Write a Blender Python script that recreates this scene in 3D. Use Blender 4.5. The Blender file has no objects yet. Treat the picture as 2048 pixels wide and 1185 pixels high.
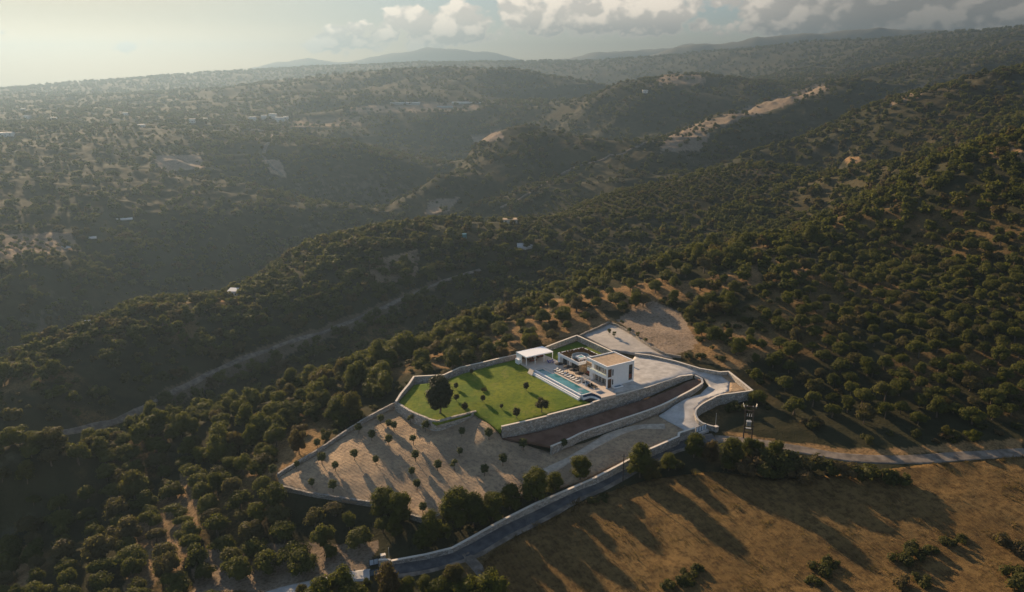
import bpy, bmesh, math, random
import numpy as np
from mathutils import Vector, Matrix
from mathutils.geometry import delaunay_2d_cdt
rnd = random.Random(7)
S = bpy.context.scene
COL = S.collection
R = math.radians
# ------------------------------------------------------------------ camera, world, sun, exposure
CAM_H, FPX, PITCH = 95.0, 1620.0, 15.606
cd = bpy.data.cameras.new('camera'); cam = bpy.data.objects.new('camera', cd); COL.objects.link(cam)
cam.location = (0, 0, CAM_H); cam.rotation_euler = (R(90 - PITCH), 0, 0)
cd.sensor_width = 36; cd.lens = 36 * FPX / 2048; cd.clip_start = 1; cd.clip_end = 60000
S.camera = cam
SUN_AZ, SUN_EL = -31.0, 17.0
SUN_STRENGTH, SKY_STRENGTH, EXPOSURE = 5.0, 0.075, 1.28
sd = bpy.data.lights.new('sun', 'SUN'); sun = bpy.data.objects.new('sun', sd); COL.objects.link(sun)
sd.energy = SUN_STRENGTH; sd.angle = R(0.5); sd.color = (1.0, 0.73, 0.46)
sdir = Vector((math.sin(R(SUN_AZ)) * math.cos(R(SUN_EL)), math.cos(R(SUN_AZ)) * math.cos(R(SUN_EL)), math.sin(R(SUN_EL))))
sun.rotation_euler = sdir.to_track_quat('Z', 'Y').to_euler(); sun.location = (-300, 500, 400)
S.view_settings.view_transform = 'Standard'; S.view_settings.look = 'None'
S.view_settings.exposure = EXPOSURE; S.view_settings.gamma = 1.0
S.cycles.max_bounces = 6; S.cycles.diffuse_bounces = 3; S.cycles.glossy_bounces = 2
S.cycles.transmission_bounces = 4; S.cycles.volume_bounces = 0; S.cycles.transparent_max_bounces = 8

class NT:
    """small node-tree helper"""
    def __init__(s, tree): s.t = tree; s.n = tree.nodes; s.l = tree.links
    def node(s, typ, **kw):
        n = s.n.new(typ)
        for k, v in kw.items(): setattr(n, k, v)
        return n
    def put(s, sock, v):
        if hasattr(v, 'is_output') or isinstance(v, bpy.types.NodeSocket): s.l.new(v, sock)
        elif isinstance(v, (tuple, list)) and len(v) == 3 and sock.type == 'RGBA': sock.default_value = (*v, 1)
        else: sock.default_value = v
    def math(s, op, a, b=0.0, c=None, clamp=False):
        n = s.node('ShaderNodeMath', operation=op, use_clamp=clamp)
        s.put(n.inputs[0], a); s.put(n.inputs[1], b)
        if c is not None: s.put(n.inputs[2], c)
        return n.outputs[0]
    def mix(s, f, a, b):
        n = s.node('ShaderNodeMix', data_type='RGBA'); n.clamp_factor = True
        s.put(n.inputs['Factor'], f)
        s.put([i for i in n.inputs if i.name == 'A' and i.type == 'RGBA'][0], a)
        s.put([i for i in n.inputs if i.name == 'B' and i.type == 'RGBA'][0], b)
        return [o for o in n.outputs if o.type == 'RGBA'][0]
    def noise(s, vec, scale, detail=4, rough=.55, dist=0.0, dims='3D'):
        n = s.node('ShaderNodeTexNoise', noise_dimensions=dims)
        if vec is not None: s.l.new(vec, n.inputs['Vector'])
        n.inputs['Scale'].default_value = scale; n.inputs['Detail'].default_value = detail
        n.inputs['Roughness'].default_value = rough; n.inputs['Distortion'].default_value = dist
        return n.outputs['Fac']
    def ramp(s, f, a, b):      # smoothstep a..b
        n = s.node('ShaderNodeMapRange', interpolation_type='SMOOTHSTEP'); s.put(n.inputs[0], f)
        s.put(n.inputs[1], a); s.put(n.inputs[2], b); n.inputs[3].default_value = 0; n.inputs[4].default_value = 1
        return n.outputs[0]

W = bpy.data.worlds.new('World'); S.world = W; W.use_nodes = True
def build_world():
    t = NT(W.node_tree); t.n.clear()
    sky = t.node('ShaderNodeTexSky', sky_type='NISHITA'); sky.sun_disc = False
    sky.sun_elevation = R(SUN_EL); sky.sun_rotation = R(SUN_AZ)
    sky.altitude = 200; sky.air_density = 1.0; sky.dust_density = 0.5; sky.ozone_density = 2.0
    tc = t.node('ShaderNodeTexCoord'); sp = t.node('ShaderNodeSeparateXYZ'); t.l.new(tc.outputs['Generated'], sp.inputs[0])
    x, y, z = sp.outputs
    hyp = t.math('SQRT', t.math('ADD', t.math('MULTIPLY', x, x), t.math('MULTIPLY', y, y)))
    az = t.math('ARCTAN2', x, y); el = t.math('DIVIDE', z, t.math('MAXIMUM', hyp, .02))
    def puff(vec, scale):
        n = t.node('ShaderNodeTexVoronoi', feature='SMOOTH_F1'); t.l.new(vec, n.inputs['Vector']); n.inputs['Scale'].default_value = scale; n.inputs['Smoothness'].default_value = .35
        return t.math('SUBTRACT', 1.0, n.outputs['Distance'])
    def field(ox, oz):
        cmb = t.node('ShaderNodeCombineXYZ')
        t.put(cmb.inputs[0], t.math('ADD', az, ox)); t.put(cmb.inputs[1], t.math('MULTIPLY', t.math('ADD', el, oz), 1.35)); cmb.inputs[2].default_value = 3.1
        wn = t.node('ShaderNodeTexNoise'); t.l.new(cmb.outputs[0], wn.inputs['Vector']); wn.inputs['Scale'].default_value = 38; wn.inputs['Detail'].default_value = 5; wn.inputs['Roughness'].default_value = .6
        sc = t.node('ShaderNodeVectorMath', operation='MULTIPLY_ADD'); t.l.new(wn.outputs['Color'], sc.inputs[0]); sc.inputs[1].default_value = (.022, .022, .022); t.l.new(cmb.outputs[0], sc.inputs[2])
        v = sc.outputs[0]; big = t.noise(cmb.outputs[0], 7.0, 2, .5)
        d = t.math('ADD', t.math('MULTIPLY', puff(v, 17), .42), t.math('MULTIPLY', puff(v, 40), .26)); d = t.math('ADD', d, t.math('MULTIPLY', puff(v, 95), .14))
        return t.math('ADD', d, t.math('MULTIPLY', big, .55))
    d0 = field(0, 0); d1 = field(-.009, .010)
    # the cumulus bank: it stands over the far hills, thin at the left, filling the sky at the right
    lo = t.math('MULTIPLY_ADD', t.ramp(az, -.3, .15), .016, .018)
    hi = t.math('ADD', t.math('MULTIPLY_ADD', t.ramp(az, -.28, -.08), .034, .046), t.math('MULTIPLY', t.ramp(az, -.02, .14), .20))
    up = t.ramp(el, t.math('SUBTRACT', hi, .022), t.math('ADD', hi, .012)); dn = t.math('SUBTRACT', 1.0, t.ramp(el, t.math('SUBTRACT', lo, .012), t.math('ADD', lo, .010)))
    right = t.ramp(az, .17, .42); side = t.ramp(az, -.40, -.05)
    thr = t.math('ADD', t.math('MULTIPLY_ADD', up, .34, t.math('MULTIPLY', dn, .26)), t.math('SUBTRACT', .78, t.math('MULTIPLY_ADD', side, .19, t.math('MULTIPLY', right, .24))))
    cover = t.ramp(d0, thr, t.math('ADD', thr, .09))
    # small cloud at the far left edge
    dx = t.math('DIVIDE', t.math('ADD', az, .585), .050); dz = t.math('DIVIDE', t.math('SUBTRACT', el, .036), .020)
    rr = t.math('SQRT', t.math('ADD', t.math('MULTIPLY', dx, dx), t.math('MULTIPLY', dz, dz)))
    lone = t.ramp(t.math('SUBTRACT', d0, t.math('MULTIPLY', rr, .25)), .48, .56)
    # high thin cloud: a veil low in front of the sun and drawn-out wisps above
    cm2 = t.node('ShaderNodeCombineXYZ'); t.put(cm2.inputs[0], az); t.put(cm2.inputs[1], t.math('MULTIPLY', el, 4.0)); cm2.inputs[2].default_value = 9
    wisp = t.math('MULTIPLY', t.ramp(t.noise(cm2.outputs[0], 5.5, 6, .55), .42, .75), .35)
    veil = t.math('MULTIPLY', t.math('SUBTRACT', .92, t.math('MULTIPLY', t.ramp(az, -.50, .10), .14)), t.math('SUBTRACT', 1.0, t.ramp(el, .25, .6)))
    veil = t.math('MULTIPLY', veil, t.ramp(y, -.1, .3))
    wisp = t.math('MAXIMUM', t.math('MULTIPLY', wisp, t.math('SUBTRACT', 1.0, t.ramp(el, .3, .7))), veil)
    lit = t.ramp(t.math('SUBTRACT', d0, d1), -.05, .11)
    edge = t.math('SUBTRACT', 1.0, t.ramp(d0, thr, t.math('ADD', thr, .17)))
    lit = t.math('ADD', t.math('MULTIPLY', lit, .55), t.math('MULTIPLY', t.ramp(t.math('SUBTRACT', el, lo), -.005, .035), .45))
    lit = t.math('MAXIMUM', lit, t.math('MULTIPLY', edge, .6))
    lit = t.math('MULTIPLY', lit, t.math('SUBTRACT', 1.0, t.math('MULTIPLY', right, .70)))
    lit = t.math('MULTIPLY', lit, t.math('SUBTRACT', 1.0, t.math('MULTIPLY', lone, .8)))
    ccol = t.mix(lit, t.mix(right, (.13, .135, .14), (.04, .045, .05)), (.58, .50, .41))
    total = t.math('MAXIMUM', cover, lone)
    b1 = t.node('ShaderNodeBackground'); t.l.new(sky.outputs[0], b1.inputs[0]); b1.inputs[1].default_value = SKY_STRENGTH
    bw = t.node('ShaderNodeBackground'); t.l.new(t.mix(t.ramp(el, .005, .06), t.mix(t.ramp(az, -.5, .0), (.62, .42, .20), (.28, .23, .165)), t.mix(t.ramp(az, -.5, -.05), (.15, .108, .062), (.115, .145, .16))), bw.inputs[0]); bw.inputs[1].default_value = 1.0
    b2 = t.node('ShaderNodeBackground'); t.l.new(ccol, b2.inputs[0]); b2.inputs[1].default_value = 1.0
    m0 = t.node('ShaderNodeMixShader'); t.l.new(wisp, m0.inputs[0]); t.l.new(b1.outputs[0], m0.inputs[1]); t.l.new(bw.outputs[0], m0.inputs[2])
    m1 = t.node('ShaderNodeMixShader'); t.l.new(total, m1.inputs[0]); t.l.new(m0.outputs[0], m1.inputs[1]); t.l.new(b2.outputs[0], m1.inputs[2])
    out = t.node('ShaderNodeOutputWorld'); t.l.new(m1.outputs[0], out.inputs[0])
build_world()

# ------------------------------------------------------------------ helpers
CP, SP = math.cos(R(PITCH)), math.sin(R(PITCH))
def ray(px, py):
    xr = (px - 1024) / FPX; yu = -(py - 592.5) / FPX
    return np.array([xr, CP + yu * SP, -SP + yu * CP])
def at(px, py, z=0.0):
    """the point of the place at height z that a surveyed spot of the photograph shows"""
    d = ray(px, py); t = (z - CAM_H) / d[2]
    return np.array([d[0] * t, d[1] * t, z])
def atr(px, py, r):
    d = ray(px, py); t = r / math.hypot(d[0], d[1])
    return np.array([d[0] * t, d[1] * t, CAM_H + d[2] * t])
def to_px(x, y, z):
    q = z - CAM_H; w = y * CP - q * SP; v = y * SP + q * CP
    w = np.maximum(w, 1e-3)
    return 1024 + FPX * x / w, 592.5 - FPX * v / w
# villa frame: u runs right-back along the gable wall, v left-back along the pool
VX, VY, VTH = 29.23, 233.53, 0.5651
def L(u, v, z=0.0):
    c, s = math.cos(VTH), math.sin(VTH)
    return np.array([VX + u * c - v * s, VY + u * s + v * c, z])

def tag(o, label=None, cat=None, group=None, kind=None):
    if label: o['label'] = label
    if cat: o['category'] = cat
    if group: o['group'] = group
    if kind: o['kind'] = kind
    return o
def empty(name, loc=(0, 0, 0), rz=0.0):
    o = bpy.data.objects.new(name, None); COL.objects.link(o); o.location = loc; o.rotation_euler = (0, 0, rz); o.empty_display_size = .3
    return o
class MB:
    def __init__(s): s.v = []; s.f = []; s.m = []
    def add(s, vs, fs, mi=0):
        b = len(s.v); s.v += [tuple(map(float, p)) for p in vs]; s.f += [tuple(b + i for i in f) for f in fs]; s.m += [mi] * len(fs); return s
    def box(s, x0, x1, y0, y1, z0, z1, mi=0):
        return s.add([(x0, y0, z0), (x1, y0, z0), (x1, y1, z0), (x0, y1, z0), (x0, y0, z1), (x1, y0, z1), (x1, y1, z1), (x0, y1, z1)],
                     [(0, 3, 2, 1), (4, 5, 6, 7), (0, 1, 5, 4), (1, 2, 6, 5), (2, 3, 7, 6), (3, 0, 4, 7)], mi)
    def prism(s, poly, z0, z1, mi=0):
        n = len(poly)
        return s.add([(x, y, z0) for x, y in poly] + [(x, y, z1) for x, y in poly],
                     [tuple(range(n - 1, -1, -1)), tuple(range(n, 2 * n))] + [(i, (i + 1) % n, n + (i + 1) % n, n + i) for i in range(n)], mi)
    def tube(s, p, q, r0, r1=None, n=8, mi=0):
        r1 = r0 if r1 is None else r1
        p, q = Vector(p), Vector(q); d = (q - p).normalized()
        a = d.orthogonal().normalized(); b = d.cross(a)
        vs = [p + (a * math.cos(k * 2 * math.pi / n) + b * math.sin(k * 2 * math.pi / n)) * r0 for k in range(n)]
        vs += [q + (a * math.cos(k * 2 * math.pi / n) + b * math.sin(k * 2 * math.pi / n)) * r1 for k in range(n)]
        return s.add(vs, [tuple(range(n - 1, -1, -1)), tuple(range(n, 2 * n))] + [(i, (i + 1) % n, n + (i + 1) % n, n + i) for i in range(n)], mi)
    def disc(s, c, r, z0, z1, n=16, r1=None, mi=0):
        return s.tube((c[0], c[1], z0), (c[0], c[1], z1), r, r if r1 is None else r1, n, mi)
    def mesh(s, name, mats):
        me = bpy.data.meshes.new(name); me.from_pydata(s.v, [], s.f); me.update()
        for m in (mats if isinstance(mats, (list, tuple)) else [mats]): me.materials.append(m)
        me.polygons.foreach_set('material_index', s.m)
        bm = bmesh.new(); bm.from_mesh(me); bmesh.ops.recalc_face_normals(bm, faces=bm.faces); bm.to_mesh(me); bm.free()
        return me
    def build(s, name, mats, parent=None, bevel=0.0):
        o = bpy.data.objects.new(name, s.mesh(name, mats)); COL.objects.link(o)
        if parent is not None: o.parent = parent
        if bevel:
            b = o.modifiers.new('bevel', 'BEVEL'); b.width = bevel; b.segments = 2; b.limit_method = 'ANGLE'
        return o
def children_of(o): return [c for c in o.children]
def copy_tree(o, loc=None, rz=None, scale=None):
    c = o.copy(); COL.objects.link(c)
    if loc is not None: c.location = loc
    if rz is not None: c.rotation_euler = (0, 0, rz)
    if scale is not None: c.scale = scale
    for ch in children_of(o):
        d = ch.copy(); COL.objects.link(d); d.parent = c
        for g in children_of(ch):
            e = g.copy(); COL.objects.link(e); e.parent = d
    return c

# ------------------------------------------------------------------ noise in numpy
def hash2(ix, iy, seed):
    h = (ix.astype(np.int64) * 374761393 + iy.astype(np.int64) * 668265263 + seed * 1274126177) & 0xffffffff
    h = ((h ^ (h >> 13)) * 1274126177) & 0xffffffff
    return ((h ^ (h >> 16)) & 0xffffff) / float(0xffffff)
def vnoise(x, y, seed=0):
    ix, iy = np.floor(x), np.floor(y); fx, fy = x - ix, y - iy
    fx = fx * fx * fx * (fx * (fx * 6 - 15) + 10); fy = fy * fy * fy * (fy * (fy * 6 - 15) + 10)
    a = hash2(ix, iy, seed); b = hash2(ix + 1, iy, seed); c = hash2(ix, iy + 1, seed); d = hash2(ix + 1, iy + 1, seed)
    return (a * (1 - fx) + b * fx) * (1 - fy) + (c * (1 - fx) + d * fx) * fy
def fbm(x, y, sc, oct=4, seed=0, ridged=False):
    o = 0; a = .5; tot = 0; x = x / sc; y = y / sc
    for k in range(oct):
        n = vnoise(x, y, seed + k)
        if ridged: n = 1 - np.abs(2 * n - 1)
        o = o + a * n; tot += a; a *= .5
        x, y = (x * 1.6 + y * 1.2) + 17.3, (-x * 1.2 + y * 1.6) + 5.1
    return o / tot
def sstep(a, b, x):
    t = np.clip((x - a) / (b - a), 0, 1); return t * t * (3 - 2 * t)
def in_poly(poly, x, y):
    x = np.asarray(x, float); y = np.asarray(y, float); r = np.zeros(x.shape, bool); n = len(poly)
    for i in range(n):
        x0, y0 = poly[i][:2]; x1, y1 = poly[(i + 1) % n][:2]
        if y0 == y1: continue
        c = ((y0 > y) != (y1 > y)) & (x < (x1 - x0) * (y - y0) / (y1 - y0) + x0); r ^= c
    return r
def seg_dist(poly, x, y, closed=True):
    d = np.full(np.shape(x), 1e9); n = len(poly)
    for i in range(n if closed else n - 1):
        ax, ay = poly[i][:2]; bx, by = poly[(i + 1) % n][:2]; dx, dy = bx - ax, by - ay; q = dx * dx + dy * dy + 1e-9
        t = np.clip(((x - ax) * dx + (y - ay) * dy) / q, 0, 1)
        d = np.minimum(d, np.hypot(x - ax - t * dx, y - ay - t * dy))
    return d
class TPS:
    def __init__(s, P, v, reg=1e-3):
        P = np.asarray(P, float); v = np.asarray(v, float); s.P = P; n = len(P)
        A = np.zeros((n + 3, n + 3)); A[:n, :n] = s.k(P[:, None], P[None]) + reg * np.eye(n)
        A[:n, n] = 1; A[:n, n + 1:] = P; A[n, :n] = 1; A[n + 1:, :n] = P.T
        s.w = np.linalg.solve(A, np.concatenate([v, np.zeros(3)]))
    def k(s, a, b):
        d2 = ((a - b) ** 2).sum(-1); return .5 * d2 * np.log(d2 + 1e-12)
    def __call__(s, Q):
        Q = np.asarray(Q, float); out = np.empty(len(Q)); n = len(s.P)
        for i in range(0, len(Q), 20000):
            q = Q[i:i + 20000]; out[i:i + 20000] = s.k(q[:, None], s.P[None]) @ s.w[:n] + s.w[n] + q @ s.w[n + 1:]
        return out
# ------------------------------------------------------------------ surveyed levels of the villa's grounds (photo spot, height)
def W3(lst): return [at(*p) for p in lst]
PADS = {}
class Pad:
    def __init__(s, poly, inner=(), reg=.02):
        s.poly = [tuple(p) for p in poly]; P = np.array(list(poly) + list(inner)); s.c = P[:, :2].mean(0)
        s.t = TPS((P[:, :2] - s.c) / 20, P[:, 2], reg); s.lo, s.hi = P[:, 2].min(), P[:, 2].max()
    def h(s, x, y):
        q = np.stack([np.ravel(x), np.ravel(y)], -1); return np.clip(s.t((q - s.c) / 20), s.lo - .3, s.hi + .3).reshape(np.shape(x))
LAWN = Pad(W3([(795, 806, -4.0), (828, 770, -3.1), (885, 764, -2.4), (925, 748, -1.7), (1000, 727, -.8), (1034, 719, -.35), (1050, 733, -.5), (1073, 750, -1.25), (1163, 800, -1.3),
               (1182, 806, -1.3), (1090, 832, -2.4), (1003, 856, -3.3), (1000, 868, -4.9), (975, 845, -4.0), (948, 826, -3.2), (915, 836, -3.5), (873, 848, -3.8), (830, 830, -3.9)]),
           W3([(1000, 790, -1.8), (900, 800, -2.9)]))
BACK = Pad([L(.9, 26.5, -.03), L(11, 26.5, -.03), L(11, 10.2, -.03), L(18.8, 10.2, -.03), L(19.6, 41, .3), L(3.5, 38, -.1), L(.9, 36.5, -.1)])
DRIVE = Pad(W3([(1225, 787, -.02), (1271, 712, -.02), (1305, 713, -.02), (1350, 725, -.02), (1400, 741, -.2), (1440, 750, -.7), (1460, 765, -1.3), (1458, 782, -1.6), (1440, 790, -2), (1415, 797, -2.5),
                (1400, 808, -3), (1392, 822, -3.8), (1395, 838, -4.6), (1412, 850, -5.4), (1418, 862, -5.9), (1392, 869, -6.0), (1370, 861, -5.8), (1318, 832, -5.4), (1400, 790, -3), (1418, 772, -2.3), (1408, 757, -1.2),
                (1390, 748, -.6), (1378, 750, -.3), (1355, 756, -.05), (1290, 773, -.02)]))
ISLE = Pad(W3([(1440, 750, -.7), (1457, 746, -.4), (1503, 781, -1.6), (1440, 790, -2.05), (1458, 782, -1.65), (1460, 765, -1.35)]))
BANK = Pad(W3([(1003, 877, -6.4), (1095, 859, -5.6), (1151, 842, -4.8), (1300, 796, -2.6), (1374, 764, -1.2), (1398, 757, -.5), (1407, 762, -1.0), (1388, 778, -2.2), (1314, 815, -3.9), (1170, 864, -5.9), (1103, 893, -7.1), (1060, 885, -7.0)]))
YARD = Pad(W3([(556, 957, -12.5), (640, 905, -10.3), (720, 850, -8), (795, 812, -6.2), (830, 838, -6.3), (873, 857, -6.3), (915, 845, -5.6), (948, 830, -4.0), (975, 845, -4.1), (1000, 868, -5.0), (1005, 882, -6.6), (1050, 890, -7.4), (1100, 905, -9.0),
               (1170, 886, -8), (1314, 829, -5.6), (1372, 861, -5.9), (1403, 864, -6.0), (1310, 893, -8), (1240, 925, -9.8), (1165, 962, -11), (1060, 990, -12), (960, 1005, -12.5), (880, 1030, -13.2), (842, 1037, -13.4),
               (790, 1010, -13), (700, 1003, -13.2), (610, 985, -13), (560, 972, -12.9)]), W3([(700, 930, -10.2), (950, 930, -9.3), (1150, 930, -9.5), (850, 960, -11)]))
GRAVEL = Pad(W3([(1163, 669, 1.0), (1219, 645, 1.6), (1262, 667, 1.4), (1310, 700, .9), (1345, 716, .6), (1300, 706, .6), (1270, 708, .5), (1222, 700, .7)]))
PADS = dict(lawn=LAWN, back=BACK, drive=DRIVE, isle=ISLE, bank=BANK, yard=YARD, gravel=GRAVEL)
ROAD = [(700, 1160, -18.2), (770, 1142, -17.6), (860, 1128, -17), (940, 1102, -16), (1010, 1062, -14.7), (1090, 1022, -13.4), (1190, 972, -11.7), (1270, 930, -10), (1350, 893, -8), (1430, 878, -6.6), (1500, 884, -6.3), (1600, 900, -6.1), (1700, 916, -5.9), (1850, 918, -5.1), (2048, 906, -4.2), (2200, 895, -3.2), (2450, 884, -2.0)]
LANE = [(480, 1215, -21.5), (560, 1185, -20.5), (650, 1166, -19.3), (740, 1150, -18.1)]
DIRT = [(930, 1108, -16.2), (950, 1130, -16.5), (985, 1165, -16.8), (1040, 1205, -17.2)]
FIELD = [(1010, 1185), (960, 1140), (990, 1100), (1080, 1050), (1200, 990), (1300, 960), (1420, 945), (1560, 960), (1700, 950), (1850, 930), (2048, 915), (2300, 905), (2300, 1350), (1000, 1350)]

# natural ground: photo spot + distance, or photo spot + height, or hidden spot (bearing of a photo spot, distance, height)
CTRL = []
def cr(lst):
    for px, py, r in lst: CTRL.append(atr(px, py, r))
def crest(lst, drop, dr):
    for px, py, r in lst:
        p = atr(px, py, r); q = p * (r + dr) / r; q[2] = p[2] - drop; CTRL.append(p); CTRL.append(q)
def ch(lst):
    for px, py, r, z in lst:
        p = atr(px, py, r); CTRL.append(np.array([p[0], p[1], z]))
for p in ROAD + LANE + DIRT: CTRL.append(at(*p))
for p in [(1505, 802, -3.6), (1550, 765, -1.5), (1475, 740, .5), (1340, 703, .9), (1250, 655, 1.9), (1168, 657, .6), (1100, 690, -.6), (1000, 712, -1.9), (900, 735, -3.3), (820, 750, -4.8), (775, 808, -6.6), (655, 882, -10.3), (550, 952, -13),
          (1440, 835, -5.5), (1530, 840, -4.5), (1640, 870, -4.6), (1300, 640, 3.2), (1380, 690, 2), (700, 1015, -14.4), (600, 1000, -14), (840, 1060, -15), (920, 1060, -15), (1010, 1010, -13.5), (760, 1060, -15.6), (1165, 968, -11.2), (1240, 929, -10), (880, 1040, -14.2),
          (1000, 1150, -16.7), (1300, 1050, -13), (1600, 1100, -12.5), (1400, 1185, -15), (1800, 700, 5), (2048, 700, 7), (2048, 820, -.5), (1700, 800, -1.5), (1700, 872, -4.4), (1900, 860, -2.6), (2048, 550, 18), (1800, 500, 17), (2300, 850, 0), (2300, 700, 9), (2300, 450, 26), (1700, 620, 9), (1900, 600, 13), (1900, 1185, -12.5), (2048, 1100, -10), (2048, 950, -5.4), (1700, 945, -6.8), (1450, 930, -8.2), (1250, 975, -11.6),
          (0, 1185, -30), (300, 1110, -25), (560, 1120, -20.5), (0, 1060, -32), (250, 960, -25), (400, 1010, -21), (540, 1000, -15.5), (100, 950, -32), (420, 890, -18.5), (600, 830, -13.5), (720, 800, -10)]: CTRL.append(at(*p))
ch([(0, 1185, 55, -32), (1024, 1185, 55, -24), (2048, 1185, 55, -18), (2400, 1100, 130, -8), (-300, 1100, 150, -45)])
# spur above the villa and the hill on the right
cr([(0, 905, 262), (1650, 446, 445),
    (1600, 600, 312), (1420, 600, 312), (1500, 545, 340), (1900, 400, 425), (2048, 350, 440), (1850, 350, 540), (1700, 365, 600),
    (2300, 330, 430)])
ch([(0, 885, 305, -66), (300, 815, 325, -60), (600, 735, 345, -55), (850, 660, 375, -46), (1070, 570, 420, -38), (1300, 510, 470, -24), (1500, 460, 510, -10), (1650, 425, 560, 4), (-300, 900, 290, -75), (-300, 1000, 230, -52)])
# second ridge beyond the ravine
cr([(0, 862, 338), (300, 785, 366), (700, 645, 430), (960, 545, 492), (1200, 482, 545), (1400, 424, 600), (1560, 375, 660),
    (468, 600, 452), (1020, 452, 575)])
crest([(0, 747, 400), (230, 637, 440), (430, 597, 468), (600, 507, 545), (830, 457, 605), (1020, 446, 612), (1180, 400, 690), (1350, 372, 735), (1490, 348, 762)], 26, 50)
crest([(1620, 350, 720), (1760, 335, 655), (1900, 312, 590), (2048, 295, 525), (2250, 285, 470)], 40, 70)
crest([(300, 858, 275), (600, 781, 290), (850, 698, 318), (1070, 608, 362), (1250, 561, 388), (1420, 521, 408), (1520, 498, 425)], 20, 28)
ch([(0, 720, 475, -115), (230, 610, 520, -112), (600, 475, 650, -108), (830, 425, 760, -92), (1000, 410, 790, -72), (1200, 370, 800, -42), (1500, 315, 860, -14), (1700, 300, 800, 8), (1850, 262, 720, 26), (2048, 225, 680, 40), (-300, 740, 480, -130), (-300, 840, 390, -75)])
# hazy far side of the gorge
cr([(0, 640, 570), (150, 560, 650), (300, 505, 730), (550, 440, 840), (0, 480, 710), (700, 420, 900), (300, 400, 860), (0, 350, 960), (500, 320, 1100), (750, 330, 1130), (0, 270, 1350), (560, 245, 1600), (850, 220, 1700), (0, 215, 2400), (350, 200, 2300),
    (700, 165, 2700), (1040, 147, 2250), (700, 153, 2400), (1110, 161, 2150), (1180, 187, 2050), (900, 175, 1950), (0, 184, 3600), (300, 161, 3700), (600, 142, 3800), (900, 129, 3900), (1230, 122, 4000), (1130, 215, 1800), (-300, 500, 700), (-300, 300, 1300), (-300, 205, 3500)])
ch([(700, 140, 3000, 10), (1040, 140, 2850, 10), (1180, 165, 2700, -20), (0, 175, 6000, -120), (600, 135, 6000, -60), (1230, 115, 6500, 0), (-300, 170, 6000, -150)])
# third ridge with the cliffs, and the country beyond it on the right
cr([(790, 442, 885), (870, 362, 960), (960, 287, 1080), (1050, 267, 1150), (1200, 202, 1500), (1350, 152, 1750), (950, 400, 925), (1100, 350, 965), (1060, 402, 870), (1330, 300, 1000), (1480, 262, 1080),
    (1560, 250, 1180), (1760, 150, 1650), (2048, 235, 820), (2048, 112, 1900), (2048, 66, 2700), (1800, 86, 2900), (1500, 106, 3200), (1300, 126, 3400), (2300, 60, 2400), (2300, 215, 900)])
ch([(790, 420, 1010, -100), (870, 340, 1090, -80), (960, 270, 1250, -48), (1100, 230, 1500, -22), (1200, 180, 1850, -5), (1400, 215, 1320, 5), (1620, 160, 1800, 60), (2048, 60, 4500, 120), (1500, 100, 5000, 60), (2300, 60, 4500, 150)])
crest([(1510, 310, 880), (1650, 270, 920), (1760, 230, 980), (1890, 198, 1060), (2048, 168, 1200)], 46, 95)
crest([(1280, 287, 1060), (1420, 240, 1180), (1540, 205, 1290), (1655, 172, 1420)], 34, 120)
for a in (-46, -25, 0, 25, 46): CTRL.append(np.array([9000 * math.sin(R(a)), 9000 * math.cos(R(a)), -250.]))
CTRL = np.array(CTRL)
_r = np.hypot(CTRL[:, 0], CTRL[:, 1]); _a = np.arctan2(CTRL[:, 0], CTRL[:, 1])
BASE = TPS(np.stack([_a, np.log(_r)], -1), (CTRL[:, 2] - CAM_H) / _r, 2e-4)

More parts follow.
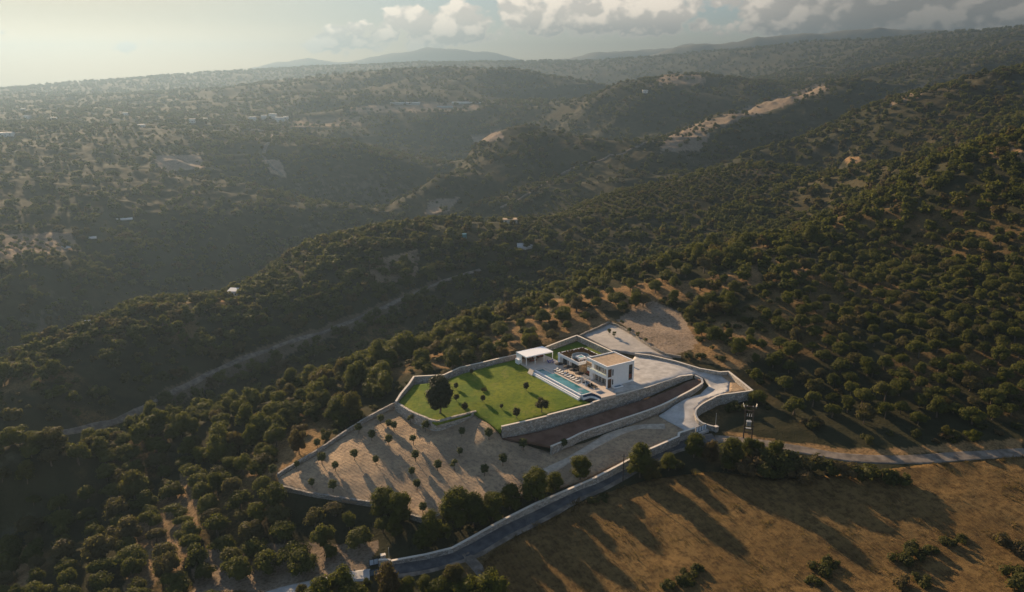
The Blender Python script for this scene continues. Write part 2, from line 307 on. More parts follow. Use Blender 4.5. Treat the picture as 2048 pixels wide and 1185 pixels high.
# ------------------------------------------------------------------ the terrain sheet
AZ = np.radians(np.linspace(-46, 46, 800))
LR = np.concatenate([np.arange(math.log(50), math.log(1500), .0034), np.arange(math.log(1500), math.log(8200), .010)])
def terrain_grid():
    a2 = np.linspace(AZ[0], AZ[-1], 200); l2 = np.linspace(LR[0], LR[-1] + .001, 420)
    A, Q = np.meshgrid(a2, l2); s = BASE(np.stack([A.ravel(), Q.ravel()], -1)).reshape(A.shape)
    fa = (AZ - a2[0]) / (a2[1] - a2[0]); fl = (LR - l2[0]) / (l2[1] - l2[0])
    def cub(M, f, ax):
        i = np.clip(np.floor(f).astype(int), 1, M.shape[ax] - 3); t = f - i
        w = [-.5 * t + t**2 - .5 * t**3, 1 - 2.5 * t**2 + 1.5 * t**3, .5 * t + 2 * t**2 - 1.5 * t**3, -.5 * t**2 + .5 * t**3]
        out = 0
        for k in range(4):
            m = np.take(M, i - 1 + k, axis=ax); out = out + m * (w[k][:, None] if ax == 0 else w[k][None])
        return out
    s = cub(cub(s, fl, 0), fa, 1)
    r = np.exp(LR)[:, None]; X = r * np.sin(AZ)[None]; Y = r * np.cos(AZ)[None]; Z = CAM_H + s * r
    # relief that the survey points do not carry: gullies far off, hummocks and terraces near by
    calm = np.ones_like(X); near = r[:, 0] < 480
    xs, ys = X[near], Y[near]; d = np.full(xs.shape, 1e9)
    for ln in (ROAD, LANE, DIRT): d = np.minimum(d, seg_dist([at(*p) for p in ln], xs, ys, False))
    d = np.minimum(d, seg_dist([at(x, y, -12) for x, y in FIELD], xs, ys) + 0 * xs)
    fin = in_poly([at(x, y, -12)[:2] for x, y in FIELD], xs, ys)
    for p in PADS.values(): d = np.minimum(d, np.where(in_poly(p.poly, xs, ys), 0, seg_dist(p.poly, xs, ys)))
    calm[near] = np.where(fin, .25, .12 + .88 * sstep(3, 22, d))
    amp = np.interp(r, [60, 250, 500, 1000, 2500, 4000, 8000], [.8, 1.6, 7, 20, 34, 22, 40])
    g = fbm(X, Y, 1.0, 1, 3) * 0
    sc1 = 70.0
    g = (fbm(X + .4 * Y, Y, sc1, 4, 11, True) - .55) * np.interp(r, [50, 300, 600, 1200, 4000], [.5, .9, .8, .45, .2])
    U_ = (X * .80 + Y * .60) / 3.2; V_ = -X * .60 + Y * .80
    g = g + .9 * (fbm(U_, V_, 150., 4, 23, True) - .55) * np.interp(r, [50, 480, 800, 2600, 4000], [0, 0, .9, .9, .4])
    g = g + .6 * (fbm(X, Y, 330., 5, 21, True) - .55) * np.interp(r, [50, 400, 900, 4000], [0, .25, .8, 1.0])
    Z = Z + g * amp * calm + (fbm(X, Y, 9., 3, 5) - .5) * .9 * calm * np.interp(r, [50, 900, 1500], [1, 1, 0])
    # step the slopes beyond the ravine into old cultivation terraces in places
    tm = sstep(.5, .62, fbm(X, Y, 240., 2, 41)) * sstep(430, 520, r) * (1 - sstep(2200, 2600, r))
    st = 4.5; q = Z / st; Zt = (np.floor(q) + sstep(.55, 1.0, q - np.floor(q))) * st; Z = Z * (1 - .6 * tm) + Zt * .6 * tm
    # excavate below the made ground so its own sheets lie on top
    for p in PADS.values():
        bx = np.array(p.poly); sel = np.zeros(X.shape, bool)
        sel = (X > bx[:, 0].min() - 2) & (X < bx[:, 0].max() + 2) & (Y > bx[:, 1].min() - 2) & (Y < bx[:, 1].max() + 2)
        x, y = X[sel], Y[sel]; dd = np.where(in_poly(p.poly, x, y), 0, seg_dist(p.poly, x, y)); k = dd < .45
        z = Z[sel]; z[k] = np.minimum(z[k], p.h(x[k], y[k]) - .55); Z[sel] = z
    vp = [L(-10.5, -5.2)[:2], L(.5, -5.2)[:2], L(11.5, -1)[:2], L(11.5, 27)[:2], L(1.5, 37)[:2], L(-10.5, 37)[:2]]
    k = in_poly(vp, X, Y); Z[k] = np.minimum(Z[k], -2.6)
    return X, Y, Z
TX, TY, TZ = terrain_grid()
def H(x, y):
    x = np.asarray(x, float); y = np.asarray(y, float)
    a = np.arctan2(x, y); l = np.log(np.maximum(np.hypot(x, y), 51))
    i = np.clip((a - AZ[0]) / (AZ[1] - AZ[0]), 0, len(AZ) - 1.001); j = np.clip(np.interp(l, LR, np.arange(len(LR))), 0, len(LR) - 1.001)
    i0 = i.astype(int); j0 = j.astype(int); u = i - i0; v = j - j0
    return (TZ[j0, i0] * (1 - u) + TZ[j0, i0 + 1] * u) * (1 - v) + (TZ[j0 + 1, i0] * (1 - u) + TZ[j0 + 1, i0 + 1] * u) * v
def land(px, py):
    """first point of the terrain along the sight line of a photo spot"""
    d = ray(px, py); h = math.hypot(d[0], d[1]); r = np.exp(np.linspace(math.log(90), math.log(9000), 3000)); t = r / h
    k = np.argmax(H(d[0] * t, d[1] * t) > CAM_H + d[2] * t); t = t[k]
    return np.array([d[0] * t, d[1] * t, float(H(d[0] * t, d[1] * t))])
def ground(x, y):
    """height of made ground or terrain at a spot"""
    for n in ('lawn', 'yard', 'gravel', 'back', 'bank', 'isle', 'drive'):
        if in_poly(PADS[n].poly, np.array([x]), np.array([y]))[0]: return float(PADS[n].h(np.array([x]), np.array([y]))[0])
    return float(H(x, y))

# land cover by place: where the earth is bare or the grass is dry (colour belongs to the ground itself)
PXX, PYY = to_px(TX, TY, TZ)
BARE = [  # photo outlines of bare / dry patches: polygon, dry-grass amount, bare-earth amount
    ([(1300, 560), (1400, 560), (1560, 505), (1640, 520), (1600, 560), (1480, 580), (1330, 610), (1040, 640), (1050, 610)], .75, .1),
    ([(860, 700), (960, 660), (1170, 610), (1230, 640), (1160, 665), (1034, 700), (900, 740), (840, 740)], .7, .1),
    ([(1230, 640), (1300, 600), (1360, 625), (1400, 690), (1330, 715), (1270, 670)], .2, .9),
    ([(1350, 660), (1480, 640), (1560, 700), (1480, 740), (1400, 725)], .75, .1),
    ([(1430, 860), (1700, 900), (2048, 880), (2048, 905), (1700, 915), (1500, 880)], .8, .1),
    ([(540, 890), (640, 850), (650, 900), (560, 950), (480, 960)], .7, .1),
    ([(330, 1000), (380, 930), (400, 1000), (390, 1100), (300, 1185), (240, 1185), (260, 1060)], .7, .3),
    ([(0, 1100), (70, 1080), (90, 1185), (0, 1185)], .6, .2),
    ([(390, 1100), (760, 1080), (740, 1140), (560, 1185), (380, 1185)], .25, .75),
    ([(300, 312), (400, 310), (410, 335), (330, 345)], .3, 1.0), ([(520, 320), (560, 320), (575, 355), (545, 350)], .2, 1.0),
    ([(0, 470), (140, 465), (160, 500), (0, 520)], .4, .7),
    ([(1320, 272), (1640, 168), (1665, 178), (1560, 215), (1420, 262), (1340, 285)], .2, .7), ([(1330, 275), (1420, 265), (1410, 300), (1320, 305)], .2, .8),
    ([(1330, 150), (1400, 148), (1420, 168), (1300, 172)], .4, .6), ([(1760, 200), (1860, 165), (1840, 195), (1770, 215)], .4, .6),
    ([(940, 275), (1000, 262), (1010, 280), (950, 290)], .1, 1.0), ([(860, 400), (920, 395), (900, 425), (850, 430)], 0, .8),
    ([(300, 795), (430, 735), (520, 695), (700, 632), (880, 555), (890, 572), (720, 655), (540, 722), (320, 832)], .1, .35), ([(420, 600), (480, 590), (500, 605), (400, 620)], .9, .2), ([(740, 520), (840, 500), (830, 560), (740, 570)], .5, .5),
    ([(1690, 315), (1720, 312), (1720, 328), (1690, 328)], 1, .2), ([(1980, 300), (2048, 290), (2048, 330), (1990, 335)], .8, .3), ([(1480, 340), (1540, 338), (1560, 355), (1490, 350)], .9, .2),
    ([(700, 215), (850, 205), (960, 210), (950, 222), (700, 226)], .5, .8), ([(600, 240), (720, 232), (720, 250), (560, 256)], .6, .5)]
def land_cover():
    dry = np.zeros_like(TX); soil = np.zeros_like(TX)
    wob = (fbm(TX, TY, 6., 3, 77) - .5) * 30 / np.maximum(TY / 250, 1)
    for poly, a, b in BARE:
        k = in_poly(poly, PXX + wob, PYY + wob * .5); dry[k] = np.maximum(dry[k], a); soil[k] = np.maximum(soil[k], b)
    rr = np.hypot(TX, TY)
    p = sstep(.56, .68, fbm(TX, TY, 34., 4, 91)); dry = np.maximum(dry, p * .35 * (rr < 450))
    p2 = sstep(.60, .70, fbm(TX, TY, 110., 4, 95)); dry = np.maximum(dry, p2 * .06 * (rr >= 450)); soil = np.maximum(soil, sstep(.64, .74, fbm(TX, TY, 90., 4, 99)) * .04 * (rr > 450))
    return dry, soil
DRY, SOIL = land_cover()
# ------------------------------------------------------------------ materials
def mat(name):
    m = bpy.data.materials.new(name); m.use_nodes = True; t = NT(m.node_tree)
    b = t.n['Principled BSDF']; b.inputs['Specular IOR Level'].default_value = .25
    return m, t, b
def pos(t):
    return t.node('ShaderNodeNewGeometry').outputs['Position']
def bump(t, b, h, strength=.5, dist=.1):
    n = t.node('ShaderNodeBump'); n.inputs['Strength'].default_value = strength; n.inputs['Distance'].default_value = dist
    t.l.new(h, n.inputs['Height']); t.l.new(n.outputs[0], b.inputs['Normal'])
def plain(name, col, rough=.7, var=.12, scale=3.0, metal=0.0, bumps=0.0):
    m, t, b = mat(name); p = pos(t); n = t.noise(p, scale, 5, .6); n2 = t.noise(p, scale * .13, 3, .5)
    f = t.math('ADD', t.math('MULTIPLY', n, .6), t.math('MULTIPLY', n2, .4))
    c = t.mix(t.ramp(f, .3, .7), tuple(x * (1 - var) for x in col), tuple(min(x * (1 + var), 1) for x in col))
    t.l.new(c, b.inputs['Base Color']); b.inputs['Roughness'].default_value = rough; b.inputs['Metallic'].default_value = metal
    if bumps: bump(t, b, n, bumps, .05)
    return m
def foliage(name, dark, light, trans=.3, tint=None):
    m, t, b = mat(name); oi = t.node('ShaderNodeObjectInfo'); p = pos(t)
    f = t.math('ADD', t.math('MULTIPLY', oi.outputs['Random'], .6), t.math('MULTIPLY', t.noise(p, .9, 3, .6), .5))
    c = t.mix(f, dark, light)
    if tint: c = t.mix(t.ramp(t.math('FRACT', t.math('MULTIPLY', oi.outputs['Random'], 7.13)), .70, .95), c, tint)
    t.l.new(c, b.inputs['Base Color']); b.inputs['Roughness'].default_value = .6; b.inputs['Specular IOR Level'].default_value = .04
    tr = t.node('ShaderNodeBsdfTranslucent'); t.l.new(t.mix(.35, c, (.20, .21, .02)), tr.inputs[0])
    mx = t.node('ShaderNodeMixShader'); mx.inputs[0].default_value = trans
    t.l.new(b.outputs[0], mx.inputs[1]); t.l.new(tr.outputs[0], mx.inputs[2]); t.l.new(mx.outputs[0], t.n['Material Output'].inputs[0])
    return m
def stone_wall_mat(name, base=(.36, .33, .29), scale=1.5):
    m, t, b = mat(name); p = pos(t)
    wp = t.node('ShaderNodeVectorMath', operation='ADD'); t.l.new(p, wp.inputs[0])
    nz = t.node('ShaderNodeTexNoise'); t.l.new(p, nz.inputs['Vector']); nz.inputs['Scale'].default_value = 2.0
    sc = t.node('ShaderNodeVectorMath', operation='SCALE'); t.l.new(nz.outputs['Color'], sc.inputs[0]); sc.inputs['Scale'].default_value = .35; t.l.new(sc.outputs[0], wp.inputs[1])
    mp = t.node('ShaderNodeMapping'); t.l.new(wp.outputs[0], mp.inputs[0]); mp.inputs['Scale'].default_value = (1, 1, 1.5)
    v = t.node('ShaderNodeTexVoronoi', feature='DISTANCE_TO_EDGE'); t.l.new(mp.outputs[0], v.inputs['Vector']); v.inputs['Scale'].default_value = scale
    vc = t.node('ShaderNodeTexVoronoi', feature='F1'); t.l.new(mp.outputs[0], vc.inputs['Vector']); vc.inputs['Scale'].default_value = scale
    sep = t.node('ShaderNodeSeparateColor'); t.l.new(vc.outputs['Color'], sep.inputs[0])
    c = t.mix(sep.outputs[0], tuple(x * .62 for x in base), tuple(x * 1.35 for x in base))
    c = t.mix(t.math('MULTIPLY', sep.outputs[1], .35), c, (base[0] * 1.15, base[1] * .95, base[2] * .7))
    c = t.mix(t.ramp(v.outputs['Distance'], .015, .06), tuple(x * .45 for x in base), c)
    t.l.new(c, b.inputs['Base Color']); b.inputs['Roughness'].default_value = .9
    bump(t, b, t.ramp(v.outputs['Distance'], 0, .16), .8, .12)
    return m
M = {}
def make_materials():
    M['white'] = plain('white render', (.82, .81, .79), .75, .04, 1.2)
    M['roofwhite'] = plain('white louvres', (.88, .87, .85), .5, .03, 2.)
    M['steel'] = plain('white powder coat', (.80, .80, .79), .4, .03)
    M['dark'] = plain('dark bronze frame', (.025, .022, .02), .4, .2)
    M['curtain'] = plain('linen curtain', (.42, .36, .30), .8, .12, 6.)
    M['wood'] = plain('brown timber', (.16, .085, .05), .6, .25, 5.)
    M['teak'] = plain('teak furniture', (.30, .15, .07), .55, .2, 5.)
    M['cushion'] = plain('white cushion', (.78, .75, .70), .85, .05, 5.)
    M['charcoal'] = plain('charcoal fabric', (.018, .014, .014), .85, .3, 5.)
    M['navy'] = plain('navy fabric', (.035, .06, .11), .85, .3, 3.)
    M['bluegrey'] = plain('blue grey fabric', (.16, .22, .27), .85, .2, 3.)
    M['rust'] = plain('rust fabric', (.22, .06, .035), .85, .3, 3.)
    M['violet'] = plain('blue lacquer', (.12, .12, .28), .5, .25, 3.)
    M['gravelroof'] = plain('pebble roof', (.40, .29, .19), .95, .28, 1.1, bumps=.4)
    M['coping'] = plain('limestone coping', (.66, .58, .47), .8, .1, 1.5)
    M['oldwood'] = plain('weathered pole', (.045, .035, .028), .85, .3, 3.)
    M['zinc'] = plain('galvanised steel', (.45, .44, .42), .45, .15, 3., .4)
    M['porcelain'] = plain('porcelain', (.6, .58, .55), .3, .1)
    M['gatewhite'] = plain('frosted gate panel', (.62, .70, .76), .5, .05)
    M['gateframe'] = plain('dark blue gate frame', (.02, .035, .06), .45, .1)
    M['bark'] = plain('bark', (.13, .095, .065), .9, .35, 4., bumps=.6)
    M['stone'] = stone_wall_mat('rubble stone wall', (.42, .385, .34))
    M['drystone'] = stone_wall_mat('dry field stone', (.30, .27, .23), 2.0)
    M['tanstone'] = stone_wall_mat('tan stone veneer', (.52, .37, .22), 1.6)
    M['redtile'] = plain('faded tile', (.32, .22, .17), .85, .25, 2.)
    M['farwhite'] = plain('far white wash', (.72, .70, .66), .8, .06)
    M['poly'] = plain('greenhouse film', (.36, .38, .37), .45, .1, .3)
    M['teal'] = plain('teal tank', (.06, .22, .26), .4, .1)
    M['gravel'] = plain('pale gravel', (.40, .36, .31), .95, .2, .5, bumps=.5)
    M['soilbed'] = plain('planting soil', (.07, .045, .03), .95, .3, 2., bumps=.6)
    M['sand'] = plain('packed sand', (.44, .36, .27), .95, .3, .8, bumps=.4)
    # deck tiles
    m, t, b = mat('deck stone'); tc = t.node('ShaderNodeTexCoord').outputs['Object']
    br = t.node('ShaderNodeTexBrick'); t.l.new(tc, br.inputs['Vector']); br.inputs['Scale'].default_value = 1.0; br.inputs['Mortar Size'].default_value = .012
    br.inputs['Brick Width'].default_value = 1.2; br.inputs['Row Height'].default_value = .6
    br.inputs['Color1'].default_value = (.62, .50, .40, 1); br.inputs['Color2'].default_value = (.55, .45, .37, 1); br.inputs['Mortar'].default_value = (.35, .29, .25, 1)
    t.l.new(t.mix(t.ramp(t.noise(pos(t), .7, 4), .3, .7), br.outputs[0], (.60, .51, .42)), b.inputs['Base Color']); b.inputs['Roughness'].default_value = .6; M['deck'] = m
    # concrete drive with joints and stains
    m, t, b = mat('pale concrete'); p = pos(t)
    n = t.noise(p, .35, 5, .6); n2 = t.noise(p, 3.0, 5, .65); c = t.mix(t.ramp(n, .3, .7), (.35, .325, .29), (.54, .505, .455)); c = t.mix(t.math('MULTIPLY', t.ramp(n2, .45, .8), .35), c, (.33, .31, .28))
    t.l.new(c, b.inputs['Base Color']); b.inputs['Roughness'].default_value = .75; bump(t, b, n2, .15, .03); M['concrete'] = m
    # asphalt
    m, t, b = mat('asphalt'); p = pos(t); n = t.noise(p, .5, 4); n2 = t.noise(p, 12., 3)
    n4 = t.noise(p, .16, 6, .7, .8); c = t.mix(t.ramp(n, .35, .7), (.055, .055, .06), (.10, .098, .095)); c = t.mix(t.math('MULTIPLY', t.ramp(n4, .52, .62), .6), c, (.14, .13, .115)); t.l.new(c, b.inputs['Base Color']); b.inputs['Roughness'].default_value = .85; bump(t, b, n2, .3, .02); M['asphalt'] = m
    m, t, b = mat('dirt road'); p = pos(t); n = t.noise(p, .4, 5); n2 = t.noise(p, 5., 4)
    c = t.mix(t.ramp(n, .35, .65), (.12, .098, .076), (.24, .195, .15)); t.l.new(c, b.inputs['Base Color']); b.inputs['Roughness'].default_value = .95; bump(t, b, n2, .5, .06); M['dirtroad'] = m
    # lawn
    m, t, b = mat('mown lawn'); p = pos(t); n = t.noise(p, .09, 4, .6); n2 = t.noise(p, .9, 5, .65); n3 = t.noise(p, 9., 3, .6)
    c = t.mix(t.ramp(n, .36, .66), (.085, .138, .006), (.165, .190, .010)); c = t.mix(t.math('MULTIPLY', t.ramp(n2, .4, .72), .65), c, (.045, .085, .008)); n4 = t.noise(p, .22, 5, .7, .8); c = t.mix(t.math('MULTIPLY', t.ramp(n4, .54, .66), .5), c, (.20, .185, .04)); c = t.mix(t.math('MULTIPLY', t.ramp(n3, .5, .8), .4), c, (.16, .165, .03))
    t.l.new(c, b.inputs['Base Color']); b.inputs['Roughness'].default_value = .95; b.inputs['Specular IOR Level'].default_value = .1
    bump(t, b, t.math('ADD', n3, t.math('MULTIPLY', n2, 1.5)), .55, .18); M['lawn'] = m
    # raked soil of the young olive yard: dry mown straw with tractor lines
    m, t, b = mat('raked yard soil'); p = pos(t)
    wv = t.node('ShaderNodeTexWave', wave_type='BANDS', bands_direction='DIAGONAL'); t.l.new(p, wv.inputs['Vector']); wv.inputs['Scale'].default_value = .42; wv.inputs['Distortion'].default_value = 5.; wv.inputs['Detail'].default_value = 4; wv.inputs['Detail Scale'].default_value = .5
    n = t.noise(p, .10, 7, .65, .6); n2 = t.noise(p, .9, 7, .72); n3 = t.noise(p, 8., 4, .7)
    c = t.mix(t.ramp(n, .35, .65), (.36, .26, .165), (.56, .395, .235)); c = t.mix(t.math('MULTIPLY', t.ramp(n2, .44, .66), .75), c, (.22, .16, .11)); c = t.mix(t.math('MULTIPLY', wv.outputs['Fac'], .16), c, (.42, .33, .24)); c = t.mix(t.math('MULTIPLY', t.ramp(n3, .55, .8), .35), c, (.20, .15, .11))
    t.l.new(c, b.inputs['Base Color']); b.inputs['Roughness'].default_value = .95; b.inputs['Specular IOR Level'].default_value = .1
    bump(t, b, t.math('ADD', t.math('MULTIPLY', wv.outputs['Fac'], .35), t.math('ADD', t.math('MULTIPLY', n2, 1.6), n3)), .9, .35); M['yard'] = m
    m, t, b = mat('red bank earth'); p = pos(t); n = t.noise(p, .25, 5); n2 = t.noise(p, 2.5, 6, .7)
    c = t.mix(t.ramp(n, .35, .65), (.12, .060, .037), (.18, .098, .064)); c = t.mix(t.math('MULTIPLY', t.ramp(n2, .5, .75), .5), c, (.16, .11, .07)); t.l.new(c, b.inputs['Base Color']); b.inputs['Roughness'].default_value = .95; bump(t, b, n2, .8, .2); M['bank'] = m
    # stubble field with furrows
    m, t, b = mat('dry stubble'); p = pos(t)
    mp = t.node('ShaderNodeMapping'); t.l.new(p, mp.inputs[0]); mp.inputs['Rotation'].default_value = (0, 0, R(-24))
    wv = t.node('ShaderNodeTexWave', wave_type='BANDS', bands_direction='X'); t.l.new(mp.outputs[0], wv.inputs['Vector']); wv.inputs['Scale'].default_value = .30; wv.inputs['Distortion'].default_value = 5.0; wv.inputs['Detail'].default_value = 4; wv.inputs['Detail Scale'].default_value = .8
    n = t.noise(p, .07, 7, .65, .5); n2 = t.noise(p, .55, 8, .74); n3 = t.noise(p, 6., 5, .7)
    c = t.mix(t.ramp(n, .35, .65), (.205, .127, .047), (.30, .19, .072)); c = t.mix(t.math('MULTIPLY', t.ramp(n2, .44, .60), .85), c, (.10, .060, .025)); c = t.mix(t.math('MULTIPLY', wv.outputs['Fac'], .22), c, (.29, .185, .07)); c = t.mix(t.math('MULTIPLY', t.ramp(n3, .5, .75), .5), c, (.10, .06, .03))
    t.l.new(c, b.inputs['Base Color']); b.inputs['Roughness'].default_value = 1; b.inputs['Specular IOR Level'].default_value = .05
    bump(t, b, t.math('ADD', t.math('MULTIPLY', wv.outputs['Fac'], .6), t.math('ADD', t.math('MULTIPLY', n2, 2.2), t.math('MULTIPLY', n3, 1.6))), 1.0, .45); M['field'] = m
    # terrain: scrub, dry grass, bare earth, pale rock on steep faces
    m, t, b = mat('hillside'); p = pos(t); at_ = t.node('ShaderNodeAttribute', attribute_name='dry').outputs['Fac']; so = t.node('ShaderNodeAttribute', attribute_name='soil').outputs['Fac']
    n1 = t.noise(p, .012, 5, .6); n2 = t.noise(p, .11, 6, .65); n3 = t.noise(p, 1.3, 6, .7)
    c = t.mix(t.ramp(n2, .35, .65), (.022, .023, .010), (.044, .039, .018)); c = t.mix(t.ramp(n1, .40, .65), c, (.044, .042, .020))
    dg = t.mix(t.ramp(n3, .35, .65), (.23, .125, .045), (.40, .24, .095)); c = t.mix(t.math('MULTIPLY', at_, t.ramp(t.math('ADD', n2, t.math('MULTIPLY', n3, .5)), .45, .85)), c, dg)
    sl = t.mix(t.ramp(n2, .3, .7), (.27, .20, .14), (.38, .29, .21)); c = t.mix(t.math('MULTIPLY', so, t.ramp(n3, .2, .6)), c, sl)
    nz = t.node('ShaderNodeSeparateXYZ'); t.l.new(t.node('ShaderNodeNewGeometry').outputs['True Normal'], nz.inputs[0])
    steep = t.math('SUBTRACT', 1.0, t.ramp(nz.outputs[2], .62, .80)); rk = t.math('MULTIPLY', steep, t.ramp(t.noise(p, .06, 5, .6), .44, .60)); c = t.mix(t.math('MULTIPLY', rk, .22), c, (.33, .29, .24))
    t.l.new(c, b.inputs['Base Color']); b.inputs['Roughness'].default_value = 1; b.inputs['Specular IOR Level'].default_value = .05
    bump(t, b, t.math('ADD', t.math('MULTIPLY', n2, 2.), n3), .7, .5); M['terrain'] = m
    m, t, b = mat('distant slope'); p = pos(t); c = t.mix(t.noise(p, .004, 6, .6), (.05, .055, .045), (.10, .095, .075)); t.l.new(c, b.inputs['Base Color']); b.inputs['Roughness'].default_value = 1; M['far'] = m
    # water and glass
    m, t, b = mat('pool water'); b.inputs['Base Color'].default_value = (.055, .20, .21, 1); b.inputs['Roughness'].default_value = .06; b.inputs['Specular IOR Level'].default_value = .5
    bump(t, b, t.noise(pos(t), 1.6, 4), .12, .05)
    t.l.new(t.mix(t.ramp(t.noise(pos(t), .22, 3), .35, .7), (.040, .165, .175), (.085, .25, .245)), b.inputs['Base Color']); M['water'] = m
    m, t, b = mat('hot tub water'); b.inputs['Base Color'].default_value = (.16, .36, .34, 1); b.inputs['Roughness'].default_value = .08; M['tubwater'] = m
    m, t, b = mat('dark glazing'); b.inputs['Base Color'].default_value = (.018, .02, .022, 1); b.inputs['Roughness'].default_value = .06; b.inputs['Specular IOR Level'].default_value = .5; M['glass'] = m
    m, t, b = mat('clear balustrade'); b.inputs['Base Color'].default_value = (.75, .85, .80, 1); b.inputs['Roughness'].default_value = .03; b.inputs['Transmission Weight'].default_value = .9; b.inputs['IOR'].default_value = 1.1; M['clear'] = m
    # foliage
    M['olive'] = foliage('olive leaves', (.040, .048, .012), (.112, .112, .026), .45, (.095, .075, .035))
    M['oak'] = foliage('broad leaves', (.024, .036, .007), (.115, .115, .016), .46, (.085, .055, .022))
    M['scrub'] = foliage('scrub leaves', (.036, .040, .012), (.080, .076, .022), .32, (.11, .075, .035))
    M['carob'] = foliage('dark carob leaves', (.022, .026, .012), (.034, .038, .018), .15)
    M['clipped'] = foliage('young olive leaves', (.060, .072, .026), (.105, .112, .040), .4)
    M['bushlawn'] = foliage('round shrub leaves', (.030, .030, .014), (.050, .046, .020), .2)
    M['roofplant'] = foliage('reddish roof shrubs', (.10, .045, .022), (.20, .11, .045), .2)
    M['straw'] = foliage('dry grass blades', (.055, .034, .014), (.23, .145, .055), .3)
make_materials()

# ------------------------------------------------------------------ terrain and made ground
def build_terrain():
    ny, nx = TX.shape; me = bpy.data.meshes.new('terrain'); n = nx * ny
    me.vertices.add(n); me.vertices.foreach_set('co', np.stack([TX, TY, TZ], -1).astype(np.float32).ravel())
    idx = np.arange(n).reshape(ny, nx); q = np.stack([idx[:-1, :-1], idx[:-1, 1:], idx[1:, 1:], idx[1:, :-1]], -1).reshape(-1, 4)[:, ::-1]
    k = len(q); me.loops.add(k * 4); me.loops.foreach_set('vertex_index', q.astype(np.int32).ravel())
    me.polygons.add(k); me.polygons.foreach_set('loop_start', (np.arange(k) * 4).astype(np.int32)); me.polygons.foreach_set('loop_total', np.full(k, 4, np.int32))
    me.update(); me.validate()
    for nm, a in (('dry', DRY), ('soil', SOIL)):
        me.attributes.new(nm, 'FLOAT', 'POINT').data.foreach_set('value', a.astype(np.float32).ravel())
    me.polygons.foreach_set('use_smooth', np.ones(k, bool)); me.materials.append(M['terrain'])
    o = bpy.data.objects.new('terrain', me); COL.objects.link(o); tag(o, kind='structure'); return o

def sheet(name, poly, zf, m, step=1.5, skirt=.9, rough=0.0, kind='structure'):
    """a draped sheet over polygon poly (world xy) with heights zf(x,y), skirted at its edge"""
    P = []; n = len(poly)
    for i in range(n):
        a = np.array(poly[i][:2]); b = np.array(poly[(i + 1) % n][:2]); k = max(1, int(np.hypot(*(b - a)) / step))
        for j in range(k): P.append(a + (b - a) * j / k)
    P = np.array(P); nb = len(P); lo = P.min(0); hi = P.max(0)
    gx, gy = np.meshgrid(np.arange(lo[0], hi[0], step), np.arange(lo[1], hi[1], step)); gx = gx.ravel(); gy = gy.ravel()
    k = in_poly(P, gx, gy) & (seg_dist(poly, gx, gy) > step * .5); I = np.stack([gx[k], gy[k]], -1)
    V = np.concatenate([P, I]); r = delaunay_2d_cdt([Vector(v) for v in V], [(i, (i + 1) % nb) for i in range(nb)], [list(range(nb))], 1, 1e-4)
    v2 = np.array([(v.x, v.y) for v in r[0]]); z = zf(v2[:, 0], v2[:, 1])
    if rough:
        e = sstep(.2, 2., seg_dist(poly, v2[:, 0], v2[:, 1])); z = z + e * rough * (fbm(v2[:, 0], v2[:, 1], 5., 4, 31) - .5)
    vs = [(*p, q) for p, q in zip(v2, z)]; fs = [tuple(f) for f in r[2]]
    ec = {}
    for f in fs:
        for i in range(len(f)):
            a, b = f[i], f[(i + 1) % len(f)]; ec[(a, b)] = 1
    if skirt:
        low = {}
        for a, b in [e for e in ec if (e[1], e[0]) not in ec]:
            for q in (a, b):
                if q not in low: low[q] = len(vs); vs.append((vs[q][0], vs[q][1], vs[q][2] - skirt))
            fs.append((b, a, low[a], low[b]))
    me = bpy.data.meshes.new(name); me.from_pydata(vs, [], fs); me.update(); me.materials.append(m)
    bm = bmesh.new(); bm.from_mesh(me); bmesh.ops.recalc_face_normals(bm, faces=bm.faces)
    up = sum(f.normal.z * f.calc_area() for f in bm.faces)
    if up < 0: bmesh.ops.reverse_faces(bm, faces=bm.faces)
    for f in bm.faces: f.smooth = abs(f.normal.z) > .5
    bm.to_mesh(me); bm.free()
    o = bpy.data.objects.new(name, me); COL.objects.link(o); tag(o, kind=kind); return o
for nm, key, m, st, rg in (('lawn', 'lawn', 'lawn', 1.2, .25), ('back_lawn', 'back', 'lawn', 1.5, .1), ('driveway', 'drive', 'concrete', 1.0, 0), ('turning_bay_soil', 'isle', 'yard', 1., .2),
                          ('planted_bank', 'bank', 'bank', 1.0, .5), ('olive_yard_ground', 'yard', 'yard', 1.2, .55), ('gravel_yard', 'gravel', 'gravel', 1.2, .2)):
    sheet(nm, PADS[key].poly, PADS[key].h, M[m], st, .6, rg)
fp = [land(x, y) if y < 1240 else at(x, y, -13) for x, y in FIELD]
fz = TPS((np.array([p[:2] for p in fp] + [(0, 0)])[:-1] - fp[0][:2]) / 50, np.array([p[2] for p in fp]), .05)
_in = in_poly(fp, TX, TY); TZ[_in] -= .7 * sstep(0, 2.5, seg_dist(fp, TX[_in], TY[_in]))
field_o = sheet('stubble_field', fp, lambda x, y: H(x, y) + .05 + .7 * sstep(0, 2.5, seg_dist(fp, x, y)), M['field'], 1.2, .5, .7)

